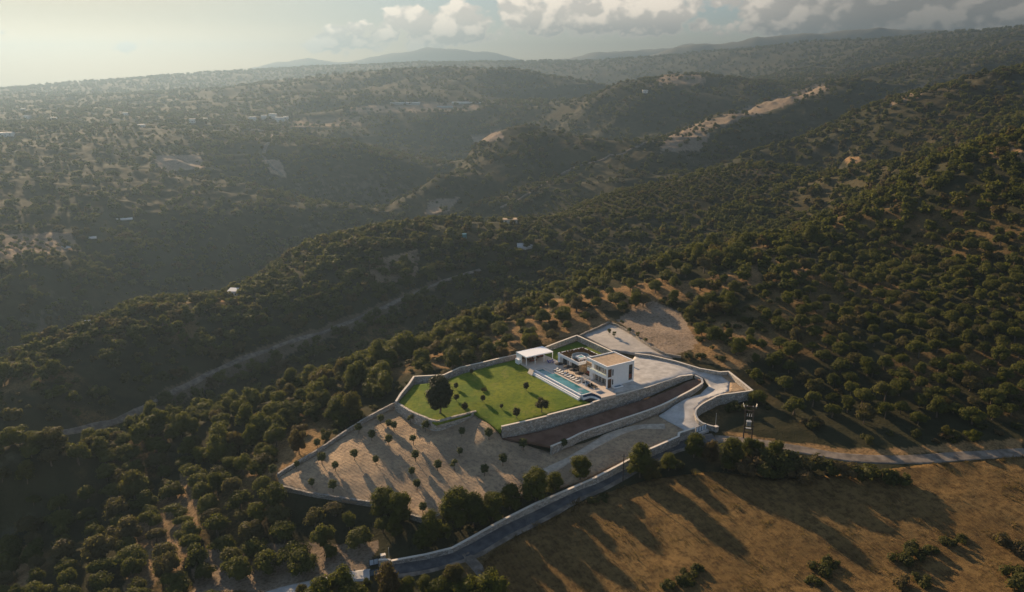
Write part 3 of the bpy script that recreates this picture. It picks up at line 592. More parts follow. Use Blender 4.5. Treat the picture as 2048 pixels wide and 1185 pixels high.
build_terrain()
def spline(pts, step=2.0):
    P = np.array(pts, float); out = []
    for i in range(len(P) - 1):
        p0, p1, p2, p3 = P[max(i - 1, 0)], P[i], P[i + 1], P[min(i + 2, len(P) - 1)]; k = max(1, int(np.linalg.norm(p2 - p1) / step))
        for j in range(k):
            t = j / k; out.append(.5 * ((2 * p1) + (-p0 + p2) * t + (2 * p0 - 5 * p1 + 4 * p2 - p3) * t * t + (-p0 + 3 * p1 - 3 * p2 + p3) * t**3))
    out.append(P[-1]); return np.array(out)
def ribbon(name, pts, width, m, lift=.12, nw=5, step=2.0, follow=True, wob=0.0):
    C = spline(pts, step); T = np.gradient(C[:, :2], axis=0); T /= np.linalg.norm(T, axis=1)[:, None] + 1e-9; N = np.stack([-T[:, 1], T[:, 0]], -1)
    vs = []; fs = []
    for i in range(len(C)):
        w = width * (1 + wob * (fbm(C[i:i + 1, 0], C[i:i + 1, 1], 12., 3, 8)[0] - .5) * 2)
        for j in range(nw):
            q = C[i, :2] + N[i] * w * (j / (nw - 1) - .5)
            z = float(H(q[0], q[1])) + lift if follow else float(YARD.h(q[0], q[1])) + lift
            if j in (0, nw - 1): z -= lift * 2.2
            vs.append((q[0], q[1], z))
    for i in range(len(C) - 1):
        for j in range(nw - 1): fs.append((i * nw + j, i * nw + j + 1, (i + 1) * nw + j + 1, (i + 1) * nw + j))
    me = bpy.data.meshes.new(name); me.from_pydata(vs, [], [f[::-1] for f in fs]); me.update(); me.materials.append(m)
    if sum(p.normal.z for p in me.polygons) < 0: me.flip_normals()
    o = bpy.data.objects.new(name, me); COL.objects.link(o); tag(o, kind='structure'); return o
ribbon('asphalt_road', [at(*p) for p in ROAD[1:10]], 5.2, M['asphalt'], .24, 7, 1.5, wob=.05)
ribbon('road_verge', [at(*p) for p in ROAD[1:10]], 7.6, M['dirtroad'], .13, 9, 1.5, wob=.25)
ribbon('verge_track', [at(*p) for p in ROAD[9:]], 5.0, M['dirtroad'], .18, 7, 1.5, wob=.2)
ribbon('entrance_lane', [at(*p) for p in LANE], 5.5, M['concrete'], .2, 5, 1.5)
ribbon('dirt_track', [at(*p) for p in DIRT], 4.0, M['dirtroad'], .24, 5, 1.5, wob=.25)
trk = [(0, 897), (150, 862), (300, 812), (450, 735), (520, 708), (600, 678), (700, 645), (800, 600), (880, 566), (960, 540)]
ribbon('sandy_track', [at(px, py, z) for px, py, z in ((1090, 942, -10), (1136, 922, -9.4), (1162, 907, -8.9), (1225, 872, -7.6), (1275, 856, -6.8), (1330, 850, -5.7))], 4.0, M['sand'], .24, 5, 1.5, False, .3)
ribbon('ravine_track', [land(*p) for p in trk], 3.4, M['dirtroad'], .35, 5, 3.0, wob=.6)
ribbon('ridge_track', [land(*p) for p in [(1000, 418), (1060, 388), (1110, 358), (1170, 330), (1220, 312), (1300, 285)]], 4.0, M['dirtroad'], .9, 5, 5.0, wob=.3)
ribbon('valley_road', [land(*p) for p in [(565, 352), (535, 325), (528, 305), (545, 285), (540, 268), (500, 262)]], 6.0, M['dirtroad'], .9, 5, 6.0, wob=.2)

# ------------------------------------------------------------------ walls
def wall(name, label, top, depth, m='stone', thick=.55, cop=True, step=1.2, group=None, ragged=0.0, cat='wall', smooth=True):
    """a masonry wall: top = line of world points, depth = how far it goes down (a number or one per point)"""
    T = [np.append(p, d) for p, d in zip(top, depth if isinstance(depth, (list, tuple)) else [depth] * len(top))]
    if smooth: C = spline(T, step)
    else:
        C = []
        for a, b in zip(T[:-1], T[1:]):
            k = max(1, int(np.linalg.norm(b[:3] - a[:3]) / step)); C += [a + (b - a) * j / k for j in range(k)]
        C = np.array(C + [T[-1]])
    G = np.gradient(C[:, :2], axis=0); G /= np.linalg.norm(G, axis=1)[:, None] + 1e-9; N = np.stack([-G[:, 1], G[:, 0]], -1)
    root = empty(name, C[0, :3] - np.array([0, 0, C[0, 3]])); o0 = np.array(root.location); tag(root, label, cat, group)
    def sweep(w0, w1, za, zb, nm, mm, rag=0):
        vs = []; fs = []; n = len(C)
        for i in range(n):
            jz = rag * (hash2(np.array([i]), np.array([7]), 3)[0] - .6)
            for wv, z in ((-w0, za[i]), (w0, za[i]), (w1, zb[i] + jz), (-w1, zb[i] + jz)): vs.append((*(C[i, :2] + N[i] * wv - o0[:2]), z - o0[2]))
        for i in range(n - 1):
            for j in range(4): fs.append((i * 4 + j, i * 4 + (j + 1) % 4, i * 4 + 4 + (j + 1) % 4, i * 4 + 4 + j))
        fs += [(3, 2, 1, 0), tuple((n - 1) * 4 + j for j in range(4))]
        b = MB().add(vs, fs); return b.build(nm, M[mm], root)
    sweep(thick / 2 + .08, thick / 2, C[:, 2] - C[:, 3], C[:, 2] - (.10 if cop else 0), 'masonry', m, ragged)
    if cop: sweep(thick / 2 + .05, thick / 2 + .05, C[:, 2] - .097, C[:, 2] + .04, 'coping', 'coping')
    return root
def build_walls():
    wall('garden_wall', 'long low stone wall with pale coping along the far edge of the lawn', W3([(792, 803, -3.0), (802, 787, -2.5), (818, 768, -2.0), (828, 753, -1.7), (858, 751.5, -1.5), (887, 750, -1.2), (920, 735, -.6), (960, 726, -.1), (1000, 716.5, .5), (1034, 709, .7), (1046, 706, .8)]), 3.2, smooth=False)
    wall('garden_wall', 'tall stone wall behind the pool pavilion and the planted roof terrace', [L(.8, 36.9, 1.3), L(3.3, 38.4, 1.6), L(10, 39.8, 1.9), L(19.6, 41.5, 2.3), L(19.4, 30, 2.3), L(19.2, 22, 2.3), L(19.0, 12.5, 2.1)], 3.3, smooth=False)
    wall('retaining_wall', 'tall grey stone retaining wall holding the lawn and pool terrace above the red bank', W3([(1003, 853, -2.9), (1050, 842.5, -2.6), (1094, 832, -2.3), (1097, 829.5, -1.95), (1181, 808, -1.3), (1187, 804, -.8), (1225, 792.5, -.5), (1262, 783, -.35), (1296, 773.7, -.2), (1330, 762, -.1), (1360, 752.5, 0), (1385, 749.5, .1)]), [4.4, 4.4, 4.4, 4.7, 4.6, 4.9, 4.6, 4.0, 3.4, 2.8, 2.2, 1.2], thick=.6, smooth=False)
    wall('retaining_wall', 'long stone retaining wall at the foot of the red bank, curving round its upper end', W3([(1102, 893, -6.6), (1140, 877, -6.1), (1170, 863, -5.5), (1240, 839.5, -4.5), (1314, 814, -3.3), (1360, 792, -2.3), (1388, 777, -1.6), (1405, 765, -1.0), (1403, 757, -.5), (1390, 751, -.1)]), [3.6, 3.5, 3.4, 3.3, 3.2, 3.0, 2.6, 2.2, 1.5, .9], thick=.55)
    wall('driveway_wall', 'stone wall with pale coping round the forecourt and the outside of the driveway bend', W3([(1270, 707, 1.1), (1303, 711, 1.1), (1350, 722, 1.0), (1400, 737, .7), (1440, 744, .4), (1457, 743, .5), (1480, 761, .2), (1505, 781, -.4)]) , 3.4, smooth=False)
    wall('driveway_wall', 'curved stone wall with pale coping along the inside of the driveway down to the gate', W3([(1505, 781, -.42), (1470, 786, -.7), (1440, 790, -1.1), (1425, 797, -1.5), (1403, 809, -2.3), (1391, 822, -3.0), (1394, 836, -3.8), (1405, 846, -4.3), (1420, 851, -4.6), (1433, 854, -4.8)]), 3.6, thick=.45)
    wall('roadside_wall', 'long pale stone wall between the asphalt road and the olive yard', W3([(781, 1122, -16.2), (851, 1109, -15.4), (904, 1096, -14.8), (939, 1077, -14.2), (1005, 1040, -12.8), (1071, 1007, -11.4), (1185, 958, -9.6), (1240, 929, -8.3), (1290, 902, -6.8), (1325, 887, -5.9), (1357, 873, -5.2), (1358, 866, -4.7), (1390, 856, -4.3)]), 3.0, thick=.6, smooth=False)
    wall('yard_wall', 'rough stone wall climbing along the left side of the young olive yard', W3([(555, 947, -11.7), (600, 920, -10.4), (640, 896, -9.3), (690, 862, -7.7), (740, 831, -6.2), (770, 815, -5.3), (794, 803, -4.5)]), 2.6, cop=False, ragged=.12, m='stone')
    wall('yard_wall', 'bent stone wall below the large dark tree, between the lawn and the olive yard', W3([(792, 804, -3.7), (825, 824, -3.4), (850, 834, -3.3), (873, 841, -3.3), (905, 834, -3.1), (930, 827, -2.9), (952, 822, -2.9)]), [3.0, 3.4, 3.4, 3.4, 3.2, 2.4, 1.4], cop=False, ragged=.15, m='stone', thick=.8)
    wall('yard_wall', 'dark dry stone wall along the lower edge of the young olive yard', W3([(560, 970, -12.4), (615, 984, -12.5), (660, 991, -12.6), (705, 998, -12.7), (745, 1004, -12.7), (790, 1012, -12.7)]), 3.0, cop=False, ragged=.2, m='drystone', thick=.7)
    wall('yard_wall', 'short dry stone wall at the lowest corner of the young olive yard', W3([(822, 1028, -13.0), (842, 1034, -13.0), (862, 1034, -13.0), (885, 1027, -12.9)]), 2.6, cop=False, ragged=.2, m='drystone', thick=.7)
    wall('gravel_yard_wall', 'broken dry stone wall along the far left side of the gravel yard behind the villa', W3([(1160, 669, 1.7), (1180, 661, 1.9), (1200, 652, 2.3), (1219, 643.5, 2.4)]), 2.2, cop=False, ragged=.35, m='drystone', thick=.6)
    wall('gravel_yard_wall', 'broken dry stone wall along the right side of the gravel yard behind the villa', W3([(1221, 644, 2.4), (1240, 652, 2.3), (1262, 664, 2.2), (1285, 680, 2.0), (1310, 696, 1.7), (1330, 706, 1.4), (1362, 713, 1.2)]), 2.0, cop=False, ragged=.4, m='drystone', thick=.6)
build_walls()
HAND = []      # spots taken by buildings and hand-placed plants, so scatter keeps clear
# ------------------------------------------------------------------ villa (local frame: x right-back, y left-back, z up)
def vroot(name, label, cat, u, v, z=0, rz=0.0, group=None):
    e = empty(name, L(u, v, z), VTH + rz); return tag(e, label, cat, group)
def window_x(parent, x, y0, y1, z0, z1, n, curtain=(), name='window', face=-1):
    """a glazed unit in a wall whose face looks along -x: frame, panes, curtains"""
    f = MB(); d = .07
    f.box(x - .06, x + .10, y0, y1, z0, z0 + d).box(x - .06, x + .10, y0, y1, z1 - d, z1)
    for i in range(n + 1):
        y = y0 + (y1 - y0) * i / n; a, b = max(y0, y - d / 2), min(y1, y + d / 2)
        f.box(x - .055, x + .095, a, b, z0 + d, z1 - d)
    fr = f.build(name, M['dark'], parent)
    MB().box(x + .02, x + .05, y0 + .02, y1 - .02, z0 + .02, z1 - .02).build('glass', M['glass'], fr)
    w = (y1 - y0) / n
    for i in curtain: MB().box(x - .02, x + .008, y0 + i * w + .06, y0 + (i + 1) * w - .06, z0 + d + .01, z1 - d - .01).build('curtain', M['curtain'], fr)
    return fr
def window_y(parent, y, x0, x1, z0, z1, nz=2, m='dark', inner='glass', name='window'):
    f = MB(); d = .08
    f.box(x0, x0 + d, y - .05, y + .1, z0, z1).box(x1 - d, x1, y - .05, y + .1, z0, z1)
    for i in range(nz + 1):
        z = z0 + (z1 - z0) * i / nz; f.box(x0 + d, x1 - d, y - .045, y + .095, max(z0, z - d / 2), min(z1, z + d / 2))
    fr = f.build(name, M[m], parent); MB().box(x0 + .03, x1 - .03, y + .0, y + .03, z0 + .03, z1 - .03).build('glass', M[inner], fr); return fr
def build_villa():
    V = vroot('villa', 'white two storey villa with flat pebble roof, balcony and low glazed wing', 'villa', 0, 0)
    X, Y, Z = 10.86, 10.06, 7.2
    b = MB()
    b.box(1.9, X, 0.30, Y, -.6, 6.86)                                  # body
    b.box(1.9, 8.75, 0, .298, -.6, 6.9).box(10.25, X, 0, .298, -.6, 6.9).box(8.75, 10.25, 0, .298, -.6, .9).box(8.75, 10.25, 0, .298, 6.1, 6.9)   # gable wall round the tall slot
    b.box(0, .40, 0, .40, -.6, 6.2)                                    # corner pier
    b.box(0, 1.898, .402, Y - .1, 2.95, 3.42).box(0, .16, .402, Y - .1, 3.42, 3.98).box(.402, 1.898, 0, .40, 2.95, 3.45)
    b.box(-.06, 1.898, -.06, Y, 6.2, 6.86)                             # roof slab over the balcony
    b.box(1.0, 1.898, 8.2, Y - .1, -.6, 2.948)                         # ground floor return
    b.build('wall', M['white'], V)
    p = MB(); t = .32
    p.box(-.08, X + .05, -.08, t, 6.862, Z).box(-.08, X + .05, Y - t + .05, Y + .05, 6.862, Z).box(-.08, t, t + .002, Y - t + .048, 6.862, Z).box(X - t, X + .05, t + .002, Y - t + .048, 6.862, Z)
    p.build('parapet', M['white'], V)
    MB().box(t + .01, X - t - .01, t + .01, Y - t + .03, 6.862, 6.95).build('roof', M['gravelroof'], V)
    # upper floor glazing behind the balcony
    window_x(V, 1.88, 5.55, 8.6, 3.44, 6.1, 3, (2,)); window_x(V, 1.88, 2.15, 5.25, 3.44, 6.1, 3, (0,)); window_x(V, 1.88, .55, 1.55, 3.44, 5.9, 1)
    for y0, y1, c in ((6.75, 8.1, (1,)), (5.2, 6.5, (1,)), (3.6, 4.95, (1,)), (2.1, 3.4, (0,)), (.6, 1.9, (1,))): window_x(V, 1.88, y0, y1, .05, 2.75, 2, c, 'terrace_door')
    MB().box(.03, .06, .45, Y - .2, 3.98, 4.55).build('balustrade', M['clear'], V)
    MB().box(.02, .08, .45, Y - .2, 4.55, 4.60).build('handrail', M['steel'], V)
    MB().box(.55, .62, 4.95, 5.02, 3.42, 6.19).build('balcony_post', M['steel'], V)
    bt = MB()
    for k in range(26): bt.box(.3 + .0, .55, .9 + k * .33, 1.12 + k * .33, 3.43, 3.60 + .22 * rnd.random())
    bt.build('balcony_planting', M['scrub'], V)
    # timber slat screens and slim windows of the gable side
    for z0, z1 in ((.02, 2.9), (3.5, 6.15)):
        s = MB(); s.box(.42, 1.88, .12, .16, z0, z1)
        for k in range(9): s.box(.45 + k * .16, .54 + k * .16, .05, .118, z0 + .03, z1 - .03)
        s.build('slat_screen', M['wood'], V)
    window_y(V, -.02, 2.12, 2.50, .9, 2.6, 1); window_y(V, -.02, 2.12, 2.50, 3.9, 5.9, 1)
    w = window_y(V, .16, 8.8, 10.2, .95, 6.05, 3, 'wood'); MB().box(9.0, 10.0, .10, .14, 1.7, 2.9).build('red_panel', M['rust'], w)
    # low wing
    a = MB(); AX0, AX1, AY0, AY1 = .25, 10.7, 15.0, 26.3
    a.box(AX0, AX1, AY0, AY1, 2.85, 3.35); a.box(1.7, AX1 - .02, 15.3, AY1 - .02, -.6, 2.848)
    a.box(.3, 1.698, 25.2, AY1 - .02, -.6, 2.848).box(.9, 1.698, 20.3, 20.9, -.6, 2.848)
    a.box(AX0, .5, AY0, AY1, 3.352, 3.85).box(.502, 3.6, AY0, AY0 + .25, 3.352, 3.85).box(.502, AX1, AY1 - .25, AY1, 3.352, 3.85).box(AX1 - .25, AX1, AY0 + .252, AY1 - .252, 3.352, 3.85)
    a.box(3.8, AX1, Y + .06, 14.998, -.6, 3.35); a.box(3.6, 3.798, Y + .06, 11.2, -.6, 3.6)
    a.build('wing_wall', M['white'], V)
    s = MB(); s.box(1.55, 1.698, 15.3, 16.2, -.3, 2.846).box(1.55, 3.9, 15.08, 15.298, -.3, 2.846).box(3.55, 3.798, 11.202, 15.06, -.3, 3.7)
    s.build('stone_cladding', M['tanstone'], V)
    window_x(V, 1.66, 21.0, 25.1, .04, 2.75, 4, (1,), 'sliding_door'); window_x(V, 1.66, 16.3, 20.2, .04, 2.75, 4, (), 'sliding_door')
    MB().box(.51, AX1 - .26, AY0 + .26, AY1 - .26, 3.352, 3.42).build('wing_roof', M['soilbed'], V)
    c = MB(); c.disc((4.2, 19.0), 3.3, 3.424, 3.50, 40).box(5.8, 8.6, 15.4, 19.4, 3.424, 3.49); c.build('roof_terrace_floor', M['deck'], V)
    MB().box(4.0, 10.6, Y + .1, 14.95, 3.352, 3.40).build('link_roof', M['gravelroof'], V)
    # pebble-planted step trough by the gable
    return V
build_villa()
E_ = None
def build_terrace():
    # paved pool terrace: slabs round the pool
    d = vroot('pool_terrace', None, None, 0, 0); COL.objects.unlink(d); bpy.data.objects.remove(d)
    b = MB()
    P = [L(-5.75, -4.9), L(-.6, -5.2), L(1.0, -3.0), L(11.4, -3.0), L(11.4, .0), L(11.4, 10.0), L(3.6, 10.0), L(1.95, 10.0), L(1.95, 26.8), L(1.3, 36.4), L(-10.1, 36.4), L(-10.1, 25.6), L(-5.75, 25.6)]
    b.prism([(p[0], p[1]) for p in P], -.9, .012)
    o = b.build('pool_terrace', M['deck']); tag(o, kind='structure')
    pl = vroot('swimming_pool', 'long turquoise swimming pool with white stepped edge beside the lawn', 'pool', -7.75, 12.5)
    q = MB(); q.box(-2.0, 1.98, -12.4, 12.9, -2.2, -1.35).box(-2.0, -1.55, -12.1, 13.0, -1.35, -.04).box(-1.548, 1.98, -12.4, -12.1, -1.35, -.04); q.build('basin', M['white'], pl)
    MB().box(-1.54, 1.97, -12.08, 13.0, -1.348, -.07).build('water', M['water'], pl)
    MB().box(-2.41, -2.02, -12.5, 13.1, -2.2, -.72).build('overflow_channel', M['charcoal'], pl)
    MB().box(-3.0, -2.42, -12.6, 13.2, -2.3, -.50).build('edge_step', M['white'], pl)
    MB().box(-3.3, -3.01, -12.6, 13.2, -2.3, -.95).build('edge_foot', M['white'], pl)
    s = MB(); s.box(-1.2, 1.9, 12.3, 12.95, -1.0, -.062).box(.9, 1.95, 7.0, 12.28, -1.0, -.066); s.build('tanning_ledge', M['deck'], pl)
    s = MB(); s.box(-1.7, -.2, -11.0, -9.6, -.9, -.058).box(.2, 1.9, -9.0, -7.6, -.9, -.060); s.build('shallow_seat', M['bluegrey'], pl)
    g = vroot('garden_steps', 'pale stone steps down to the lawn at the head of the pool', 'steps', -10.1, 25.9)
    q = MB()
    for k in range(5): q.box(-.35 - .3 * k, -.05 - .3 * k, -.9 - .22 * k, 1.5 - .15 * k, -2.0, -.05 - .22 * k)
    q.build('flight', M['coping'], g)
    t = vroot('planter_trough', 'low white walled trough at the foot of the villa gable', 'trough', 2.0, -1.0)
    q = MB(); q.box(0, 3.2, -.9, -.7, -.2, .55).box(0, 3.2, .7, .9, -.2, .55).box(0, .2, -.698, .698, -.2, .55).box(3.0, 3.2, -.698, .698, -.2, .55); q.build('rim', M['white'], t)
    MB().box(.2, 3.0, -.7, .7, -.2, .35).build('fill', M['bluegrey'], t)
build_terrace()

def build_pavilion():
    p = vroot('pool_pavilion', 'open white pool pavilion with flat louvred roof on slim posts', 'pavilion', -4.6, 33.2)
    r = MB(); x0, x1, y0, y1 = -5.4, 5.5, -3.2, 3.1
    r.box(x0, x1, y0, y0 + .16, 2.75, 3.1).box(x0, x1, y1 - .16, y1, 2.75, 3.1).box(x0, x0 + .16, y0 + .162, y1 - .162, 2.75, 3.1).box(x1 - .16, x1, y0 + .162, y1 - .162, 2.75, 3.1)
    r.build('roof_frame', M['steel'], p)
    l = MB(); n = 34
    for k in range(n):
        a = x0 + .17 + (x1 - x0 - .34) * k / n; l.box(a, a + (x1 - x0 - .34) / n - .012, y0 + .17, y1 - .17, 3.0, 3.06)
    l.build('louvres', M['roofwhite'], p)
    for x in (x0 + .15, -1.75, 1.85, x1 - .15):
        for y in (y0 + .12, y1 - .12): MB().box(x - .09, x + .09, y - .09, y + .09, 0, 2.749).build('post', M['steel'], p)
    MB().box(x0 + .26, x1 - .26, y1 - .2, y1 - .08, 0, 2.74).build('back_wall', M['wood'], p)
    MB().box(x0 + .05, x0 + .2, y0 + .5 + 2.4, y1 - .25, 0, 2.74).build('side_wall', M['white'], p)
    k = vroot('bar_counter', 'white block counter at the outer left end of the pool pavilion', 'counter', -10.3, 34.6); MB().box(-.45, .35, -1.0, 1.0, -.5, 1.1).box(-.5, .4, -1.05, 1.05, 1.1, 1.16).build('body', M['white'], k)
    def chair(name, u, v, rz, m, label, grp):
        c = vroot(name, label, 'chair', u, v, .012, rz, grp)
        s = MB(); s.box(-.28, .28, -.28, .28, .38, .50); s.build('seat', M[m], c); MB().box(-.28, .28, .20, .28, .50, .88).build('backrest', M[m], c)
        for x in (-.24, .24):
            for y in (-.24, .24): MB().box(x - .03, x + .03, y - .03, y + .03, 0, .379).build('leg', M['dark'], c)
        return c
    lab = 'rust red dining chair at the dark table under the pavilion roof'
    t = vroot('dining_table', 'long dark dining table with rust chairs under the pavilion', 'table', -5.8, 33.0, .012)
    MB().box(-1.5, 1.5, -.5, .5, .70, .76).build('tabletop', M['wood'], t)
    for x in (-1.3, 1.3):
        for y in (-.4, .4): MB().box(x - .05, x + .05, y - .05, y + .05, 0, .699).build('leg', M['wood'], t)
    for i in range(3):
        chair('dining_chair', -6.8 + i * 1.0, 32.15, math.pi, 'rust', lab, 'rust dining chairs in the pavilion'); chair('dining_chair', -6.8 + i * 1.0, 33.85, 0, 'rust', lab, 'rust dining chairs in the pavilion')
    s = vroot('lounge_sofa', 'rust cushioned sofa at the right end of the pavilion', 'sofa', -1.2, 34.6, .012)
    MB().box(-1.2, 1.2, -.4, .45, .1, .42).build('base', M['dark'], s); MB().box(-1.15, 1.15, -.38, .2, .42, .55).build('seat', M['rust'], s); MB().box(-1.15, 1.15, .2, .42, .42, .85).build('backrest', M['rust'], s)
    t = vroot('blue_table', 'round violet blue table in the open right of the pavilion', 'table', -1.4, 28.2, .012)
    q = MB(); q.disc((0, 0), .62, .70, .75, 20); q.build('tabletop', M['violet'], t); q = MB(); q.disc((0, 0), .07, .04, .70, 8).disc((0, 0), .35, 0, .04, 14); q.build('pedestal', M['violet'], t)
    for i in range(4):
        a = i * math.pi / 2 + .4; chair('blue_chair', -1.4 + 1.0 * math.cos(a), 28.2 + 1.0 * math.sin(a), a - math.pi / 2, 'violet', 'violet blue chair drawn up to the round blue table', 'blue chairs round the blue table')
build_pavilion()

def build_poolside():
    # sun loungers in a row along the pool, heads towards the villa
    r = vroot('sun_lounger', None, 'sun lounger', 0, 0, .012); r['group'] = 'sun loungers in a row along the pool'
    f = MB(); f.box(-.95, .95, -.34, .34, .22, .30); f.build('frame', M['dark'], r)
    for x in (-.85, .80):
        for y in (-.28, .28): MB().box(x - .04, x + .04, y - .04, y + .04, 0, .219).build('leg', M['dark'], r)
    MB().box(-.93, .35, -.32, .32, .302, .42).build('mattress', M['cushion'], r)
    h = MB(); h.add([(.36, -.32, .305), (.93, -.32, .62), (.93, .32, .62), (.36, .32, .305), (.30, -.32, .42), (.87, -.32, .74), (.87, .32, .74), (.30, .32, .42)], [(0, 1, 2, 3), (4, 7, 6, 5), (0, 4, 5, 1), (1, 5, 6, 2), (2, 6, 7, 3), (3, 7, 4, 0)])
    h.build('headrest', M['cushion'], r)
    n = 9
    labs = ['white cushioned sun lounger, the farthest along the pool and nearest the pavilion'] + ['white cushioned sun lounger in the row along the pool, between the first and the last'] * (n - 2) + ['white cushioned sun lounger at the near end of the row, beside the white cabana']
    for i in range(n):
        o = r if i == 0 else copy_tree(r); o.location = L(-4.05, 21.4 - i * 1.5, .012); o.rotation_euler = (0, 0, VTH + rnd.uniform(-.06, .06)); o['label'] = labs[i]
    s = vroot('side_table', 'small dark side table standing between two sun loungers', 'side table', 0, 0, .012); s['group'] = 'dark side tables between the loungers'
    MB().disc((0, 0), .28, .40, .45, 14).build('tabletop', M['dark'], s); MB().disc((0, 0), .10, 0, .40, 8).build('pedestal', M['dark'], s)
    for i in range(6):
        o = s if i == 0 else copy_tree(s); o.location = L(-3.25, 20.6 - i * 2.2, .012)
    u = vroot('parasol', None, 'parasol', 0, 0, .012); u['group'] = 'dark parasols behind the sun loungers'
    MB().disc((0, 0), .32, 0, .07, 16).build('base', M['dark'], u); MB().disc((0, 0), .03, .07, 2.6, 8).build('pole', M['dark'], u)
    c = MB(); n8 = 8; R_ = 1.55
    vs = [(0, 0, 2.62)] + [(R_ * math.cos(k * math.pi / 4), R_ * math.sin(k * math.pi / 4), 2.05) for k in range(8)] + [(0, 0, 2.56)] + [(R_ * math.cos(k * math.pi / 4), R_ * math.sin(k * math.pi / 4), 1.97) for k in range(8)]
    fs = [(0, 1 + k, 1 + (k + 1) % 8) for k in range(8)] + [(9, 10 + (k + 1) % 8, 10 + k) for k in range(8)] + [(1 + k, 10 + k, 10 + (k + 1) % 8, 1 + (k + 1) % 8) for k in range(8)]
    c.add(vs, fs).build('canopy', M['charcoal'], u)
    pl = [(-2.7, 21.4, 'dark open parasol nearest the pavilion'), (-1.9, 17.8, 'dark open parasol in front of the pier of the glazed wing'), (-2.0, 14.5, 'dark open parasol standing before the corner of the glazed wing'), (-2.3, 10.9, 'dark open parasol nearest the white cabana')]
    for i, (a, b, lb) in enumerate(pl):
        o = u if i == 0 else copy_tree(u); o.location = L(a, b, .012); o['label'] = lb
    # white framed cabana with a daybed
    g = vroot('cabana', 'small white framed cabana with open top at the near end of the lounger row', 'cabana', -3.2, 6.2, .012)
    for x in (-1.1, 1.1):
        for y in (-1.0, 1.0): MB().box(x - .06, x + .06, y - .06, y + .06, 0, 2.249).build('post', M['steel'], g)
    q = MB(); q.box(-1.16, 1.16, -1.06, -.94, 2.25, 2.37).box(-1.16, 1.16, .94, 1.06, 2.25, 2.37).box(-1.16, -1.04, -.938, .938, 2.25, 2.37).box(1.04, 1.16, -.938, .938, 2.25, 2.37)
    for k in range(6): q.box(-1.03, 1.03, -.82 + k * .32, -.76 + k * .32, 2.28, 2.34)
    q.build('roof_frame', M['zinc'], g)
    d = vroot('daybed', 'grey daybed with dark pillows inside the white cabana', 'daybed', -3.2, 6.2, .012)
    MB().box(-.9, .9, -.85, .85, .0, .3).build('base', M['white'], d); MB().box(-.85, .85, -.8, .8, .3, .46).build('mattress', M['bluegrey'], d); q = MB(); q.box(-.8, -.1, .4, .75, .461, .68).box(.1, .8, .4, .75, .461, .66); q.build('pillow', M['charcoal'], d)
    t = vroot('coffee_table', 'low dark coffee table on the terrace near the corner of the villa', 'table', -2.7, 2.6, .012)
    MB().box(-.9, .9, -.55, .55, .34, .42).build('tabletop', M['charcoal'], t)
    for x in (-.8, .8):
        for y in (-.45, .45): MB().box(x - .05, x + .05, y - .05, y + .05, 0, .339).build('leg', M['charcoal'], t)
    for i, (a, b) in enumerate(((-3.7, 3.9), (-2.3, 4.2))):
        s = vroot('lounge_chair', ['dark lounge chair on the pool side of the low coffee table', 'dark lounge chair on the villa side of the low coffee table'][i], 'chair', a, b, .012, -.2 + i * .4)
        MB().box(-.4, .4, -.4, .4, .12, .42).build('seat', M['charcoal'], s); MB().box(-.4, .4, .30, .42, .42, .85).build('backrest', M['charcoal'], s)
    m = vroot('floor_mat', 'flat blue grey mat on the terrace beyond the sunken lounge', 'mat', -3.6, -1.6, .012); MB().box(-1.0, 1.0, -1.0, 1.0, 0, .03).build('mat', M['bluegrey'], m)
    s = vroot('outdoor_sofa', 'orange cushioned bench by the stone wall between wing and villa', 'bench', 2.9, 13.0, .012, -math.pi / 2)
    MB().box(-1.0, 1.0, -.4, .4, .1, .36).build('base', M['teak'], s); MB().box(-.95, .95, -.38, .2, .36, .48).build('seat', M['rust'], s); MB().box(-.95, .95, .2, .4, .36, .8).build('backrest', M['rust'], s)
    # sunken lounge with a curved bench at the near end of the pool
    s = vroot('sunken_lounge', 'curved white bench with navy cushions wrapping the near end of the pool', 'bench', -7.6, -.6)
    b = MB(); pts = [(-1.9, .15), (-.9, .05), (.3, .25), (1.2, -.2), (1.75, -1.3), (1.9, -2.6), (1.85, -3.9)]
    cu = []
    P = spline([(x, y, 0) for x, y in pts], .42)
    for a, c in zip(P[:-1], P[1:]):
        t = (c - a)[:2]; t = t / np.linalg.norm(t); nn = np.array([t[1], -t[0]])
        q0, q1 = a[:2], c[:2]; b.prism([tuple(q0), tuple(q1), tuple(q1 + nn * .55), tuple(q0 + nn * .55)], -1.3, -.55)
        cu.append((q0, q1, nn))
    b.build('base', M['white'], s)
    for i, (q0, q1, nn) in enumerate(cu):
        a0, a1 = q0 + (q1 - q0) * .08, q0 + (q1 - q0) * .92
        MB().prism([tuple(a0 + nn * .02), tuple(a1 + nn * .02), tuple(a1 + nn * .22), tuple(a0 + nn * .22)], -.548, .18 + .05 * (i % 2)).build('cushion', M['navy'], s)
    f = vroot('sunken_lounge_floor', None, None, -7.6, -2.6); f['kind'] = 'structure'; MB().prism([(-1.9, 2.2), (.2, 2.2), (1.2, 1.4), (1.75, .2), (1.85, -2.2), (.6, -2.0), (-1.6, 1.2)], -1.9, -1.15).build('slab', M['charcoal'], f)
    # roof terrace: hot tub, curved bench and planting
    h = vroot('hot_tub', 'square white hot tub with pale green water on the wing roof', 'hot tub', 4.0, 18.6, 3.42)
    q = MB(); q.box(-1.2, 1.2, -1.2, -.92, 0, .75).box(-1.2, 1.2, .92, 1.2, 0, .75).box(-1.2, -.92, -.918, .918, 0, .75).box(.92, 1.2, -.918, .918, 0, .75); q.build('shell', M['white'], h); MB().box(-.92, .92, -.92, .92, .1, .62).build('water', M['tubwater'], h)
